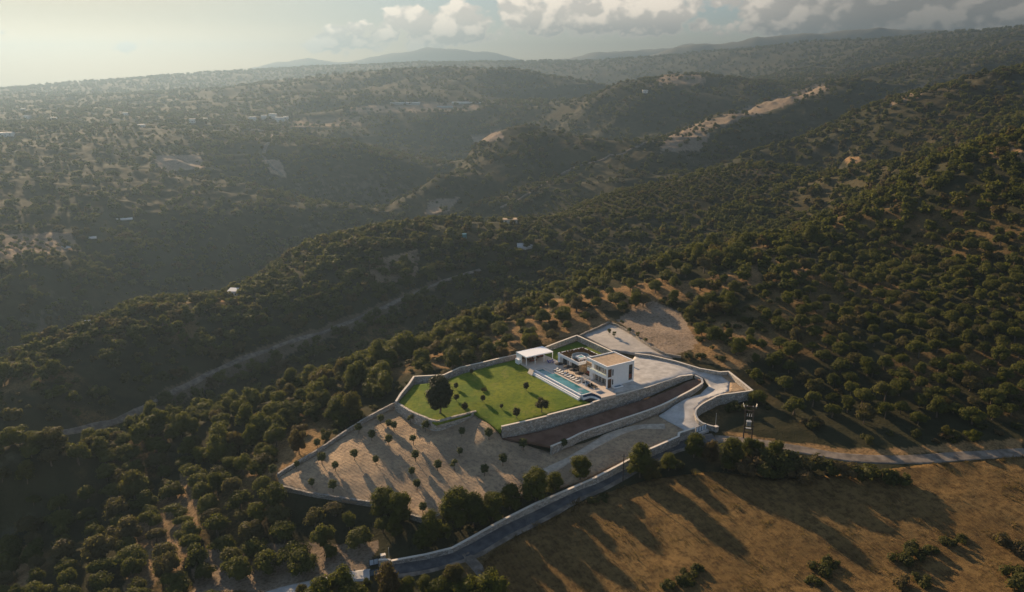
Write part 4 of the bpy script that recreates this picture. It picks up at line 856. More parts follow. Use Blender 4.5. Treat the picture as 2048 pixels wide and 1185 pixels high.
    c = vroot('curved_bench', 'curved blue grey bench with slatted back around the roof hot tub', 'bench', 4.2, 19.0, 3.42)
    bb = MB(); bk = MB(); n = 30; a0, a1 = R(-55), R(215)
    for i in range(n):
        t0, t1 = a0 + (a1 - a0) * i / n, a0 + (a1 - a0) * (i + 1) / n
        ring = lambda r, t: (r * math.cos(t), r * math.sin(t))
        bb.prism([ring(2.1, t0), ring(2.7, t0), ring(2.7, t1), ring(2.1, t1)], .08, .45)
        t1 = t0 + (t1 - t0) * .78; bk.prism([ring(2.72, t0), ring(2.9, t0), ring(2.9, t1), ring(2.72, t1)], .08, 1.0)
    bb.build('seat', M['bluegrey'], c); bk.build('backrest', M['bluegrey'], c)
build_poolside()

# ------------------------------------------------------------------ gates, poles, transformer tower
def build_street():
    a, b = at(1392.5, 858, -4.6), at(1413.5, 850.5, -4.6); d = b - a; ln = float(np.hypot(*d[:2]))
    g = empty('sliding_gate', (a[0], a[1], ground(a[0], a[1]) if False else -6.0), math.atan2(d[1], d[0])); tag(g, 'gate of four pale panels in dark blue frames at the foot of the driveway', 'gate')
    f = MB(); f.box(0, ln, -.05, .05, .1, .22).box(0, ln, -.05, .05, 1.68, 1.8)
    for k in range(5): f.box(max(0, ln * k / 4 - .09), min(ln, ln * k / 4 + .09), -.055, .055, .221, 1.679)
    f.build('frame', M['gateframe'], g)
    for k in range(4): MB().box(ln * k / 4 + .13, ln * (k + 1) / 4 - .13, -.02, .02, .26, 1.64).build('panel', M['gatewhite'], g)
    p = at(1432.5, 854, -4.7); q = empty('gate_pillar', (p[0], p[1], -6.6), .4); tag(q, 'square stone pillar at the right end of the gate wall, below the thin pole', 'pillar')
    MB().box(-.5, .5, -.5, .5, -1, 2.0).build('shaft', M['stone'], q); MB().box(-.58, .58, -.58, .58, 2.001, 2.13).build('cap', M['coping'], q)
    q = empty('lamp_pole', (p[0] + .0, p[1] + .85, -6.6)); tag(q, 'thin pale pole standing by the gate pillar', 'pole'); MB().tube((0, 0, -.5), (0, 0, 5.6), .09, .06, 10).build('shaft', M['zinc'], q); MB().tube((0, 0, 5.6), (0, 0, 5.75), .10, .10, 10).build('lamp_head', M['zinc'], q)
    # transformer on two poles
    c0 = at(1495, 877, -5.9); e = empty('transformer_tower', (c0[0], c0[1], ground(c0[0], c0[1])), -.25); tag(e, 'dark twin pole transformer tower with crossarms beside the road bend', 'transformer tower')
    for x in (-1.15, 1.15): MB().tube((x, 0, -1), (x * .93, 0, 10.0), .20, .13, 10).build('pole', M['oldwood'], e)
    for z, w in ((9.9, 1.7), (8.6, 1.4), (6.9, 1.3), (4.0, 1.5), (3.1, 1.35), (2.0, 1.35)):
        q = MB(); q.box(-w, w, -.28, -.16, z, z + .16).box(-w, w, .16, .28, z, z + .16); q.build('crossarm', M['oldwood'], e)
    for x in (-1.6, -.8, .8, 1.6): MB().tube((x, -.22, 10.06), (x, -.22, 10.4), .10, .05, 8).build('insulator', M['porcelain'], e)
    for x in (-.6, 0, .6): MB().tube((x, -.22, 7.06), (x, -.22, 7.9), .09, .06, 8).build('fuse', M['porcelain'], e)
    for s in (-1, 1): MB().tube((s * 1.6, -.6, 9.8), (s * 1.9, .8, 10.6), .06, .06, 6).build('bracket', M['zinc'], e)
    t = MB().box(-.6, .6, -.45, .45, 4.16, 5.4).box(-.7, .7, -.5, .5, 5.4, 5.5)
    for k in range(7): t.box(-.5 + k * .16, -.46 + k * .16, -.62, -.452, 4.3, 5.3)
    tr = t.build('transformer', M['zinc'], e)
    for x in (-.35, 0, .35): MB().tube((x, 0, 5.5), (x, 0, 5.95), .07, .05, 8).build('bushing', M['porcelain'], tr)
    MB().box(-.7, .7, -.4, .4, 3.27, 3.42).build('platform', M['zinc'], e)
    # utility pole in front of the roadside trees
    c0 = at(1246, 958, -10.5); e = empty('utility_pole', (c0[0], c0[1], ground(c0[0], c0[1]))); tag(e, 'dark wooden utility pole beside the asphalt road', 'pole')
    MB().tube((0, 0, -1), (0, 0, 7.9), .16, .11, 10).build('shaft', M['oldwood'], e); MB().box(-.5, .5, -.06, .06, 7.3, 7.42).build('crossarm', M['oldwood'], e)
    for x in (-.42, .42): MB().tube((x, 0, 7.42), (x, 0, 7.62), .05, .03, 8).build('insulator', M['porcelain'], e)
    # lower entrance: two short gate walls with pillars and a dark framed gate
    for i, (px, py, lb) in enumerate(((748, 1131, 'small dark framed white gate standing open on the far side of the lane mouth'), (749, 1149, 'small dark framed gate leaf standing open on the near side of the lane mouth'))):
        p = at(px, py, -17.6); z = float(H(p[0], p[1])); g = empty('entrance_gate', (p[0], p[1], z), .35); tag(g, lb, 'gate')
        f = MB(); f.box(-1.1, 1.1, -.04, .04, .1, .2).box(-1.1, 1.1, -.04, .04, 1.6, 1.7).box(-1.1, -1.0, -.04, .04, .2, 1.6).box(1.0, 1.1, -.04, .04, .2, 1.6).box(-.05, .05, -.04, .04, .2, 1.6)
        f.build('frame', M['gateframe'], g)
        q = MB(); q.box(-.98, -.07, -.015, .015, .22, 1.58).box(.07, .98, -.015, .015, .22, 1.58); q.build('panel', M['gatewhite' if i == 0 else 'bluegrey'], g)
    wall('entrance_wall', 'short pale stone entrance wall joining the far gate pillar to the roadside wall', W3([(757, 1120, -15.9), (768, 1119, -15.8), (781, 1120, -16.0)]), 2.4, thick=.6, smooth=False)
    wall('entrance_wall', 'short curved pale wall on the near side of the lane mouth by the lower gate', W3([(762, 1140, -16.6), (766, 1150, -16.8), (768, 1166, -17.2)]), 2.4, thick=.5)
    for px, py, lb in ((766, 1112, 'square pale pillar with box on the far side of the lane mouth'),):
        p = at(px, py, -15.6); z = float(H(p[0], p[1])); q = empty('entrance_pillar', (p[0], p[1], z), .35); tag(q, lb, 'pillar'); MB().box(-.55, .55, -.4, .4, -.5, 2.0).build('shaft', M['stone'], q); MB().box(-.62, .62, -.47, .47, 2.001, 2.1).build('cap', M['coping'], q)
    p = at(778, 1116, -15.5); z = float(H(p[0], p[1])); q = empty('lamp_pole', (p[0], p[1], z)); tag(q, 'slim pale pole behind the entrance wall at the lane mouth', 'pole'); MB().tube((0, 0, -.5), (0, 0, 4.4), .06, .045, 8).build('shaft', M['zinc'], q); MB().tube((0, 0, 4.4), (0, 0, 4.5), .08, .08, 8).build('lamp_head', M['zinc'], q)
build_street()

# ------------------------------------------------------------------ far buildings
def house(name, label, px, py, w, d, h, rz, roof='flat', m='farwhite', cat='house', group=None, lift=0.0, nwin=3, size=None):
    p = land(px, py); e = empty(name, (p[0], p[1], p[2] + lift), rz); tag(e, label, cat, group)
    if np.hypot(p[0], p[1]) < 800:
        HAND.append((p[0], p[1], w)); HAND.append((p[0] - p[0] * .02, p[1] - p[1] * .02, w * .8)); HAND.append((p[0] - p[0] * .035, p[1] - p[1] * .035, w * .6))
    MB().box(-w / 2, w / 2, -d / 2, d / 2, -3, h).build('wall', M[m], e)
    if roof == 'flat': MB().box(-w / 2 - .15, w / 2 + .15, -d / 2 - .15, d / 2 + .15, h + .002, h + .3).build('roof', M['gravelroof' if m != 'farwhite' else 'farwhite'], e)
    else:
        q = MB(); q.add([(-w / 2 - .3, -d / 2 - .3, h + .01), (w / 2 + .3, -d / 2 - .3, h + .01), (w / 2 + .3, d / 2 + .3, h + .9), (-w / 2 - .3, d / 2 + .3, h + .9), (-w / 2 - .3, -d / 2 - .3, h + .2), (w / 2 + .3, -d / 2 - .3, h + .2), (w / 2 + .3, d / 2 + .3, h + 1.1), (-w / 2 - .3, d / 2 + .3, h + 1.1)],
                      [(0, 1, 2, 3), (4, 7, 6, 5), (0, 4, 5, 1), (1, 5, 6, 2), (2, 6, 7, 3), (3, 7, 4, 0)]); q.build('roof', M['redtile'] if roof == 'tile' else M['farwhite'], e)
    for k in range(nwin):
        x = -w / 2 + w * (k + .5) / nwin; door = k == nwin // 2
        MB().box(x - .45, x + .45, -d / 2 - .06, -d / 2 + .02, .1 if door else .9, 2.1).build('door' if door else 'window', M['dark'], e)
    return e
def build_far():
    house('stone_hut', 'small white hut with sloping roof alone among trees on the second ridge', 469, 592, 5.6, 4.0, 2.9, -.15, 'tile0', cat='hut')
    house('farmhouse', 'flat roofed farmhouse with tan roof half hidden in the olive grove', 1020, 446, 10, 7, 2.6, .1, 'flat', 'coping')
    house('ruined_chapel', 'small white chapel on the tip of the second ridge at left', 178, 660, 2.6, 2.4, 3.2, .3, 'tile0', cat='chapel', nwin=1)
    p = land(928, 484); e = empty('water_tank', (p[0], p[1], p[2] - .5)); tag(e, 'teal water tank among big trees on the ridge', 'tank'); q = MB(); q.disc((0, 0), 1.8, 0, 5.5, 18).disc((0, 0), 1.9, 5.5, 5.7, 18); q.build('shell', M['teal'], e)
    p = land(1046, 500)
    pp = [land(x, y) for x, y in ((1034, 490), (1056, 491), (1075, 496), (1050, 501), (1034, 499))]
    sheet('hillside_yard', [tuple(v[:2]) for v in pp], lambda x, y: H(x, y) + .9, M['concrete'], 3., 1.2)
    vill = [(505, 241, 12, 9, 6, .1), (528, 238, 10, 9, 6, .3), (546, 237, 13, 9, 8, -.1), (560, 243, 17, 10, 7, .2), (572, 240, 9, 8, 6, 0), (408, 243, 11, 8, 5, .1), (385, 246, 9, 7, 5, .2)]
    for i, a in enumerate(vill): house('village_house', 'white block house in the hazy hamlet across the gorge', *a, group='white houses of the hazy hamlet across the gorge', nwin=4)
    lone = [(47, 222, 'white house highest on the hazy slope at far left'), (55, 237, 'white house just below the highest one on the far left slope'), (108, 241, 'lone white shed right of the two far left houses'), (252, 231, 'small white house on the hazy slope above the middle terraces'), (284, 256, 'white house with sunlit roof above the terraced fields at left'), (1290, 186, 'pair of bright white huts on the terraced hill beyond the gorge')]
    for px, py, lb in lone: house('white_house', lb, px, py, 9, 7, 4.5, .1, nwin=3)
    for i in range(3): house('shed', 'low white shed in a row at the left edge of the picture', 4 + i * 9, 272 + (i % 2), 9, 6, 3.5, .1, cat='shed', group='low white sheds at the left edge', nwin=1)
    for px, py, w, lb in ((810, 210, 60, 'long pale greenhouse left of its twin on the hazy shelf'), (935, 209, 66, 'long pale greenhouse right of its twin on the hazy shelf'), (890, 217, 32, 'short pale greenhouse below and between the two long ones')):
        p = land(px, py); e = empty('greenhouse', (p[0], p[1], p[2] - 1), .05); tag(e, lb, 'greenhouse')
        q = MB(); n = 5
        for k in range(n):
            y = k * 6.0; vs = []
            for x in (-w / 2, w / 2):
                for j in range(7): a = math.pi * j / 6; vs.append((x, y + 2.95 - 2.95 * math.cos(a), 3.0 + 1.8 * math.sin(a)))
                vs += [(x, y + 5.9, -2), (x, y, -2)]
            q.add(vs, [(j, j + 1, 9 + j + 1, 9 + j) for j in range(8)] + [(8, 0, 9, 17), tuple(range(8, -1, -1)), tuple(range(9, 18))])
        q.build('cover', M['poly'], e); b = MB()
        for k in range(8): b.box(-w / 2 + w * k / 7 - .15, -w / 2 + w * k / 7 + .15, -.12, -.03, -2, 3.0)
        b.build('end_posts', M['zinc'], e)
    for i, (px, py, w) in enumerate(((130, 497, 8), (185, 477, 6), (248, 440, 14))):
        p = land(px, py); e = empty('plastic_tunnel', (p[0], p[1], p[2]), .5); tag(e, ['short shiny plastic tunnel by the left orchard', 'small shiny plastic tunnel up the slope from the left orchard', 'long shiny plastic tunnel high above the left orchard'][i], 'tunnel')
        q = MB(); vs = [(x, 1.5 * math.cos(math.pi * j / 6), 1.6 * math.sin(math.pi * j / 6) - .2) for x in (-w / 2, w / 2) for j in range(7)]
        q.add(vs, [(j, j + 1, 8 + j, 7 + j) for j in range(6)] + [tuple(range(6, -1, -1)), tuple(range(7, 14)), (6, 0, 7, 13)]); q.build('cover', M['farwhite'], e)
    # distant mountains
    def range_(name, pts, r, depth, amp, seed):
        az = np.linspace(pts[0][0] - 10, pts[-1][0] + 10, 160); top = np.interp(az, [p[0] for p in pts], [p[1] for p in pts])
        vs = []; fs = []; nr = 24
        for j in range(nr):
            for i, a in enumerate(az):
                d = ray(a, 140); th = math.atan2(d[0], d[1]); rr = r + depth * (j / (nr - 1) - .5); e = math.sin(math.pi * j / (nr - 1)) ** .8
                pk = atr(a, top[i], r)[2]; x, y = rr * math.sin(th), rr * math.cos(th)
                z = -300 + (pk + 300) * e + amp * e * (fbm(np.array([x]), np.array([y]), r * .06, 4, seed, True)[0] - .6)
                vs.append((x, y, z))
        n = len(az)
        for j in range(nr - 1):
            for i in range(n - 1): fs.append((j * n + i, j * n + i + 1, (j + 1) * n + i + 1, (j + 1) * n + i))
        me = bpy.data.meshes.new(name); me.from_pydata(vs, [], fs); me.update(); me.materials.append(M['far'])
        for p in me.polygons: p.use_smooth = True
        o = bpy.data.objects.new(name, me); COL.objects.link(o); tag(o, kind='structure')
    range_('distant_mountains', [(480, 160), (505, 138), (560, 126), (600, 118), (618, 116), (640, 122), (670, 128), (700, 124), (760, 114), (810, 104), (860, 94), (920, 97), (1000, 110), (1100, 140), (1150, 170)], 7900, 1600, 50, 5)
    range_('distant_hills', [(1000, 150), (1060, 128), (1120, 114), (1200, 107), (1280, 102), (1330, 99), (1400, 88), (1450, 86), (1550, 90), (1700, 84), (1850, 80), (2048, 78), (2300, 90)], 6200, 1500, 60, 9)
    range_('distant_hills', [(1250, 130), (1350, 98), (1500, 80), (1600, 70), (1680, 59), (1740, 57), (1850, 62), (1950, 63), (2048, 66), (2300, 90)], 4600, 1000, 40, 13)
build_far()
# ------------------------------------------------------------------ trees
def leaf_cloud(rng, blobs, n, size, jitter=.75, upbias=.25):
    """many small leaf faces spread over overlapping clumps: blobs = (x, y, z, rx, rz)"""
    B = np.array(blobs); wt = B[:, 3] ** 2; wt /= wt.sum(); k = rng.choice(len(B), n, p=wt)
    d = rng.normal(size=(n, 3)); d /= np.linalg.norm(d, axis=1)[:, None]; d[:, 2] = np.where(d[:, 2] < -.35, -d[:, 2], d[:, 2])
    rad = rng.uniform(.72, 1.08, n) ** .8
    c = B[k, :3] + d * np.stack([B[k, 3], B[k, 3], B[k, 4]], -1) * rad[:, None]
    nr = d + rng.normal(size=(n, 3)) * jitter * .5; nr[:, 2] += upbias; nr /= np.linalg.norm(nr, axis=1)[:, None]
    a = np.cross(nr, rng.normal(size=(n, 3))); a /= np.linalg.norm(a, axis=1)[:, None]; b = np.cross(nr, a)
    s = size * rng.uniform(.6, 1.3, n)[:, None]
    V = np.stack([c - a * s, c - b * s * .55 , c + a * s, c + b * s * .55], 1).reshape(-1, 3)
    F = np.arange(4 * n).reshape(n, 4); return V, F
ICO = None
def core(rng, blobs, k=.74):
    global ICO
    if ICO is None:
        bm = bmesh.new(); bmesh.ops.create_icosphere(bm, subdivisions=1, radius=1); ICO = (np.array([v.co[:] for v in bm.verts]), np.array([[v.index for v in f.verts] for f in bm.faces])); bm.free()
    V = []; F = []
    for x, y, z, rx, rz in blobs:
        v = ICO[0] * (1 + rng.uniform(-.18, .18, (len(ICO[0]), 1))) * np.array([rx, rx, rz]) * k + np.array([x, y, z]); F.append(ICO[1] + sum(len(q) for q in V)); V.append(v)
    return np.concatenate(V), np.concatenate(F)
def crown_blobs(rng, w, h, base, n, shape='round'):
    out = []
    for i in range(n):
        if shape == 'round':
            t = rng.uniform(0, 1); a = rng.uniform(0, 6.283); prof = math.sqrt(max(.05, 1 - (1.7 * t - .75) ** 2)); r = w / 2 * prof * math.sqrt(rng.uniform(.05, 1)) * .84
            b = w * rng.uniform(.18, .28)
        elif shape == 'egg':
            t = (i + .5) / n; a = i * 2.39996; prof = (math.sin(math.pi * (t * .80 + .13)) ** .7) * (.80 + .2 * t); r = w / 2 * prof * (.66 if i % 4 else .3) * rng.uniform(.92, 1.06); b = w * rng.uniform(.145, .18)
        elif shape == 'ball':
            t = (i + .5) / n; a = i * 2.39996; r = w / 2 * math.sqrt(max(.0, 1 - (1.8 * t - .9) ** 2)) * .58 * rng.uniform(.85, 1.12); b = w * rng.uniform(.20, .27)
        else:  # multi-lobed
            t = rng.uniform(.1, .95); a = i * 2.4 + rng.uniform(-.5, .5); r = w / 2 * rng.uniform(.25, .75) * (1 - .35 * t); b = w * rng.uniform(.16, .26)
        z = base + b * .6 + (h - base - b * 1.3) * t
        out.append((r * math.cos(a), r * math.sin(a), z, b, b * rng.uniform(.75, .95)))
    return out
def np_mesh(name, parts):
    me = bpy.data.meshes.new(name); V = []; Fl = []; mi = []; off = 0; mats = []
    for v, f, m in parts:
        if m not in mats: mats.append(m)
        V.append(v); Fl += [tuple(int(i) + off for i in q) for q in f]; mi += [mats.index(m)] * len(f); off += len(v)
    me.from_pydata(np.concatenate(V).tolist(), [], Fl); me.update()
    for m in mats: me.materials.append(m)
    me.polygons.foreach_set('material_index', mi); return me
def trunk_mb(rng, h, r, limbs, spread, top):
    b = MB(); p = Vector((0, 0, -.6)); q = Vector((rng.uniform(-.12, .12) * h, rng.uniform(-.12, .12) * h, h)); b.tube(p, q, r * 1.25, r * .8, 8)
    for k in range(limbs):
        a = k * 6.283 / limbs + rng.uniform(-.4, .4); e = q + Vector((math.cos(a) * spread * rng.uniform(.6, 1), math.sin(a) * spread * rng.uniform(.6, 1), (top - h) * rng.uniform(.5, .9)))
        m_ = q.lerp(e, .5) + Vector((0, 0, .12 * spread)); b.tube(q - Vector((0, 0, .1)), m_, r * .55, r * .4, 6); b.tube(m_, e, r * .4, r * .15, 6)
    return b
PROTO = {}
def proto(kind, key, seed, w, h, base, nb, nl, ls, mname, shape='round', trunk_r=.16, limbs=4, lo=False):
    rng = np.random.default_rng(seed); bl = crown_blobs(rng, w, h, base, nb, shape)
    cv, cf = core(rng, bl, .72); lv, lf = leaf_cloud(rng, bl, nl, ls)
    crown = np_mesh(kind + ' crown', [(cv, cf, M[mname]), (lv, lf, M[mname])])
    tb = trunk_mb(rng, base + (h - base) * .25, trunk_r, limbs, w * .25, base + (h - base) * .7); tm = tb.mesh(kind + ' trunk', M['bark'])
    whole = np_mesh(kind + ' whole', [(cv, cf, M[mname]), (lv, lf, M[mname]), (np.array(tb.v), tb.f, M['bark'])])
    PROTO.setdefault(key, []).append((crown, tm, whole))
for s in range(6): proto('olive', 'olive', 100 + s, 5.4, 4.6, .9, 17, 1500, .22, 'olive', 'multi' if s % 2 else 'round', .20)
for s in range(7): proto('oak', 'oak', 200 + s, 7.6, 6.8 + (s % 3) * .9, .8, 22, 2100, .27, 'oak', 'multi' if s % 2 else 'round', .20)
for s in range(5): proto('scrub', 'scrub', 300 + s, 2.6, 1.7, .05, 9, 420, .17, 'scrub', 'round', .06)
for s in range(4): proto('young', 'young', 400 + s, 2.3, 3.2, .9, 14, 760, .11, 'clipped', 'ball', .09)
for s in range(3): proto('sparse', 'sparse', 450 + s, 2.5, 2.9, .9, 8, 200, .16, 'clipped', 'multi', .08)
for s in range(3): proto('ball', 'ball', 500 + s, 1.9, 2.2, .45, 13, 560, .09, 'bushlawn', 'ball', .07)
proto('carob', 'carob', 600, 9.8, 12.0, 1.2, 64, 6500, .20, 'carob', 'egg', .28)
proto('lawn tree', 'lawntree', 610, 4.9, 4.6, .8, 16, 1500, .17, 'bushlawn', 'multi', .16)
for s in range(3): proto('hedge tree', 'hedge', 620 + s, 8.2, 9.6, .2, 30, 3800, .22, 'oak', 'multi', .2)
for s in range(3): proto('roof shrub', 'roof', 640 + s, .85, .85, .0, 5, 160, .09, 'roofplant', 'round', .02)
# light prototypes for woods seen as a mass
for s in range(4): proto('far olive', 'olive_lo', 700 + s, 5.2, 4.2, .4, 9, 190, .46, 'olive', 'round', .2, 3)
for s in range(5): proto('far oak', 'oak_lo', 720 + s, 7.4, 6.4, .2, 11, 260, .60, 'oak', 'multi' if s % 2 else 'round', .2, 3)
for s in range(3): proto('far scrub', 'scrub_lo', 740 + s, 2.8, 1.7, .0, 5, 90, .30, 'scrub', 'round', .05, 3)

def tree(name, key, i, x, y, z, sc, rz, label, cat, group=None, split=True):
    cm, tm, wm = PROTO[key][i % len(PROTO[key])]; sc = sc if isinstance(sc, tuple) else (sc, sc, sc)
    if split:
        e = empty(name, (x, y, z), rz); e.scale = sc
        for nm, me in (('crown', cm), ('trunk', tm)):
            o = bpy.data.objects.new(nm, me); COL.objects.link(o); o.parent = e
    else:
        e = bpy.data.objects.new(name, wm); COL.objects.link(e); e.location = (x, y, z); e.rotation_euler = (0, 0, rz); e.scale = sc
    return tag(e, label, cat, group)
def put(name, key, px, py, z, sc, label, cat='tree', group=None, i=None, zsc=None):
    p = at(px, py, z if z is not None else 0)
    for _ in range(6):
        g = ground(p[0], p[1]) if z is None or True else z; p = at(px, py, g)
    p = (p[0], p[1], ground(p[0], p[1])); HAND.append((p[0], p[1], 1.5 * (sc if not isinstance(sc, tuple) else sc[0])))
    k = len(HAND) if i is None else i
    s = (sc, sc, sc * zsc) if zsc else sc
    return tree(name, key, k, p[0], p[1], p[2] - .05, s, rnd.uniform(0, 6.28), label, cat, group)
def build_garden():
    put('carob_tree', 'carob', 880, 826, -3.4, 1.0, 'large dark egg shaped tree on the lawn near the bent wall')
    put('garden_tree', 'lawntree', 1083, 825, -2.2, 1.0, 'dark spreading small tree on the lawn beside the retaining wall')
    for px, py, s, lb in ((912, 779, .95, 'round dark shrub on the lawn right of the large tree, the upper of two'), (913, 803, 1.05, 'round dark shrub on the lawn right of the large tree, the lower of two'), (966, 804, .95, 'round dark shrub alone in the middle of the lawn'),
                          (1052, 781, 1.15, 'round dark shrub on the lawn nearest the swimming pool'), (1003, 818, .7, 'small narrow dark shrub on the lawn below the middle one'), (1033, 836, 1.35, 'stout dark shrub on the lawn close to the end of the tall retaining wall'),
                          (930, 823, 1.2, 'round dark shrub standing against the bent stone wall'), (846, 764, 1.1, 'small round tree against the garden wall behind the large dark tree'), (999, 728, .9, 'small shrub against the garden wall left of the pavilion'), (943, 749, .8, 'thin pale shrub in the shade of the garden wall')):
        put('round_shrub', 'ball', px, py, -2.5, s, lb, 'shrub', 'round shrubs on the lawn', zsc=1.1)
    put('spreading_shrub', 'scrub', 968, 782, -2, .75, 'low clumpy shrub in the middle of the lawn', 'shrub')
    Y = [(762, 848, 'young clipped olive tree nearest the top corner of the yard', 1), (778, 859, 'young clipped olive tree, left one of a close pair near the top of the yard', 1), (788, 862, 'young clipped olive tree, right one of a close pair near the top of the yard', 1), (717, 868, 'young clipped olive tree close to the left yard wall, upper part', 1.1),
         (744, 882, 'young clipped olive tree second from the left wall in the upper yard', 1.1), (778, 891, 'young clipped olive tree right below the close pair', 1.1), (851, 863, 'young clipped olive tree just below the bend of the stone wall', 1.1), (924, 874, 'young clipped olive tree on the raked slope below the lawn edge', .95),
         (709, 921, 'young clipped olive tree in the middle of the left half of the yard', 1.1), (752, 930, 'young clipped olive tree right of the yard centre line', .9), (831, 923, 'young clipped olive tree below the sparse leafed one', 1.1), (920, 913, 'small young olive tree in the right half of the yard', .85),
         (644, 929, 'young clipped olive tree beside the left wall, middle part', 1.2), (671, 943, 'squat young olive tree in the left of the yard', .95), (824, 953, 'thin young olive tree in the lower middle of the yard', .9), (876, 943, 'young clipped olive tree left of the bright leafed one', 1.1),
         (969, 952, 'young clipped olive tree above the roadside trees', 1.1), (624, 976, 'small young olive tree near the lower left yard wall', .9), (666, 984, 'young olive tree almost touching the lower yard wall', 1.15), (834, 980, 'young clipped olive tree with a long clear shadow low in the yard', 1.0),
         (846, 1027, 'young olive tree in the lowest corner of the yard', 1.0), (635, 897, 'round young olive tree against the left wall', 1.0), (671, 874, 'small round olive tree on the line of the left wall', .8), (594, 938, 'small shaded olive tree in the left corner of the yard', .8), (546, 952, 'dark round olive tree outside the left corner of the yard', 1.1),
         (1006, 932, 'young olive tree on the bare slope right of the yard', 1.2), (1046, 900, 'dark young olive tree below the end of the tall retaining wall', 1.2), (1128, 898, 'young olive tree at the left end of the lower retaining wall', 1.0), (978, 889, 'dark leafy young olive tree at the foot of the lawn slope', 1.2)]
    for px, py, lb, s in Y: put('young_olive', 'young', px, py, -9, s, lb, 'olive tree', 'young olive trees in the walled yard')
    for px, py, lb in ((827, 890, 'sparse leafed young olive tree in the middle of the yard'), (908, 940, 'bright sparse leafed young olive tree in the right half of the yard'), (822, 848, 'thin bare branched olive tree under the bent wall')): put('sparse_olive', 'sparse', px, py, -8, 1.1, lb, 'olive tree', 'sparse olive trees in the walled yard')
    for i, (px, py) in enumerate(((1218, 670), (1228, 676), (1243, 657), (1259, 668), (1275, 677), (1291, 688))): put('young_olive', 'sparse', px, py, 1, .85, ['thin young tree standing inside the gravel yard, farther from the villa', 'thin young tree standing inside the gravel yard, nearer the villa', 'thin young tree along the broken wall of the gravel yard'][min(i, 2)], 'tree', 'thin young trees round the gravel yard')
    # roadside trees and the hedge bank
    T = [(912, 1052, 1.15, 'big bushy tree at the lower right corner of the olive yard'), (948, 1052, .95, 'bushy tree between the big corner tree and the roadside wall'), (985, 1040, .85, 'dark bushy tree behind the roadside wall, middle of the clump'), (1020, 1020, .8, 'low bushy tree behind the roadside wall'), (1072, 1002, 1.0, 'bushy tree behind the roadside wall, right end of the clump'), (1110, 985, .65, 'low dark bush by the roadside wall'),
         (1160, 960, .8, 'round bright green tree by the dirt yard above the road'), (1280, 955, 1.05, 'tall bushy tree across the road beside the utility pole'), (1300, 968, .7, 'dark tree at the foot of the tall roadside tree'), (1388, 915, .8, 'broad tree beside the road below the driveway gate'), (1420, 925, .7, 'dark tree right of the one below the gate'), (1462, 938, 1.0, 'broad tree at the left end of the shrub bank'), (1337, 942, .6, 'dark bush between the tall roadside tree and the one below the gate'), (1500, 922, .75, 'dark tree standing in the shrub bank, left one of two'), (1548, 926, .7, 'dark tree standing in the shrub bank, right one of two'),
         (768, 1032, .9, 'bushy tree over the lower yard wall, left of a pair'), (800, 1042, .9, 'bushy tree over the lower yard wall, right of a pair'), (862, 1085, .85, 'dark tree between the yard corner and the roadside wall'), (845, 1100, .6, 'bushy shrub close to the roadside wall'), (908, 1178, .7, 'dark tree beside the fork of the dirt track'), (850, 1186, .5, 'tree at the bottom edge below the road'), (815, 1190, .5, 'leafy tree at the bottom edge left of the dirt track'), (790, 1072, .6, 'tree in the scrub below the yard corner'), (735, 1182, .33, 'small thin tree beside the lower entrance wall'), (655, 1192, .36, 'tree overhanging the concrete lane at the bottom edge'), (605, 1200, .42, 'bushy tree at the bottom edge below the lane')]
    for px, py, s, lb in T: put('roadside_tree', 'hedge', px, py, -12, s, lb, 'tree')
    for i, (px, py, s) in enumerate(((1510, 930, 1.9), (1545, 935, 2.1), (1580, 938, 2.2), (1615, 945, 2.0), (1650, 950, 1.7), (1690, 955, 1.6), (1730, 962, 1.8), (1770, 965, 1.6), (1800, 968, 1.2), (1540, 955, 1.6), (1600, 962, 1.7), (1490, 950, 1.4), (1350, 940, 1.2), (1190, 1008, .9), (1210, 1003, .8))): put('bank_shrub', 'scrub', px, py, -8, s * 1.6, 'wide dark shrub in the overgrown bank between the road and the stubble field', 'shrub', 'shrubs of the overgrown bank beside the field')
    F = [(1800, 1130, 1.9), (1830, 1115, 2.1), (1860, 1112, 1.6), (1900, 1095, 1.6), (1925, 1085, 1.2), (1640, 1150, 2.0), (1660, 1135, 1.5), (1625, 1175, 1.7), (2015, 1100, 2.2), (2040, 1110, 2.0), (2030, 1160, 2.2), (2045, 1185, 2.2), (1810, 1180, 1.9), (1840, 1170, 1.6), (1395, 1150, 1.5), (1370, 1170, 1.7), (1335, 1180, 1.4), (1370, 1150, 1.0)]
    for px, py, s in F: put('field_shrub', 'scrub', px, py, -12, s, 'dark rounded shrub growing in the dry stubble field', 'shrub', 'shrubs growing in the stubble field')
    # planted roof of the low wing
    for row in range(9):
        for k in range(24):
            u, v = .9 + row * 1.12, 15.6 + k * .43
            if (u - 4.2) ** 2 + (v - 19.0) ** 2 < 3.5 ** 2 or (5.6 < u < 8.8 and v < 19.6): continue
            p = L(u + rnd.uniform(-.1, .1), v + rnd.uniform(-.1, .1), 3.42); e = tree('roof_shrub', 'roof', k + row, p[0], p[1], p[2], rnd.uniform(.7, 1.2), rnd.uniform(0, 6), 'small reddish shrub in the planted rows on the roof of the low wing', 'shrub', 'reddish shrubs in rows on the wing roof', False)
build_garden()

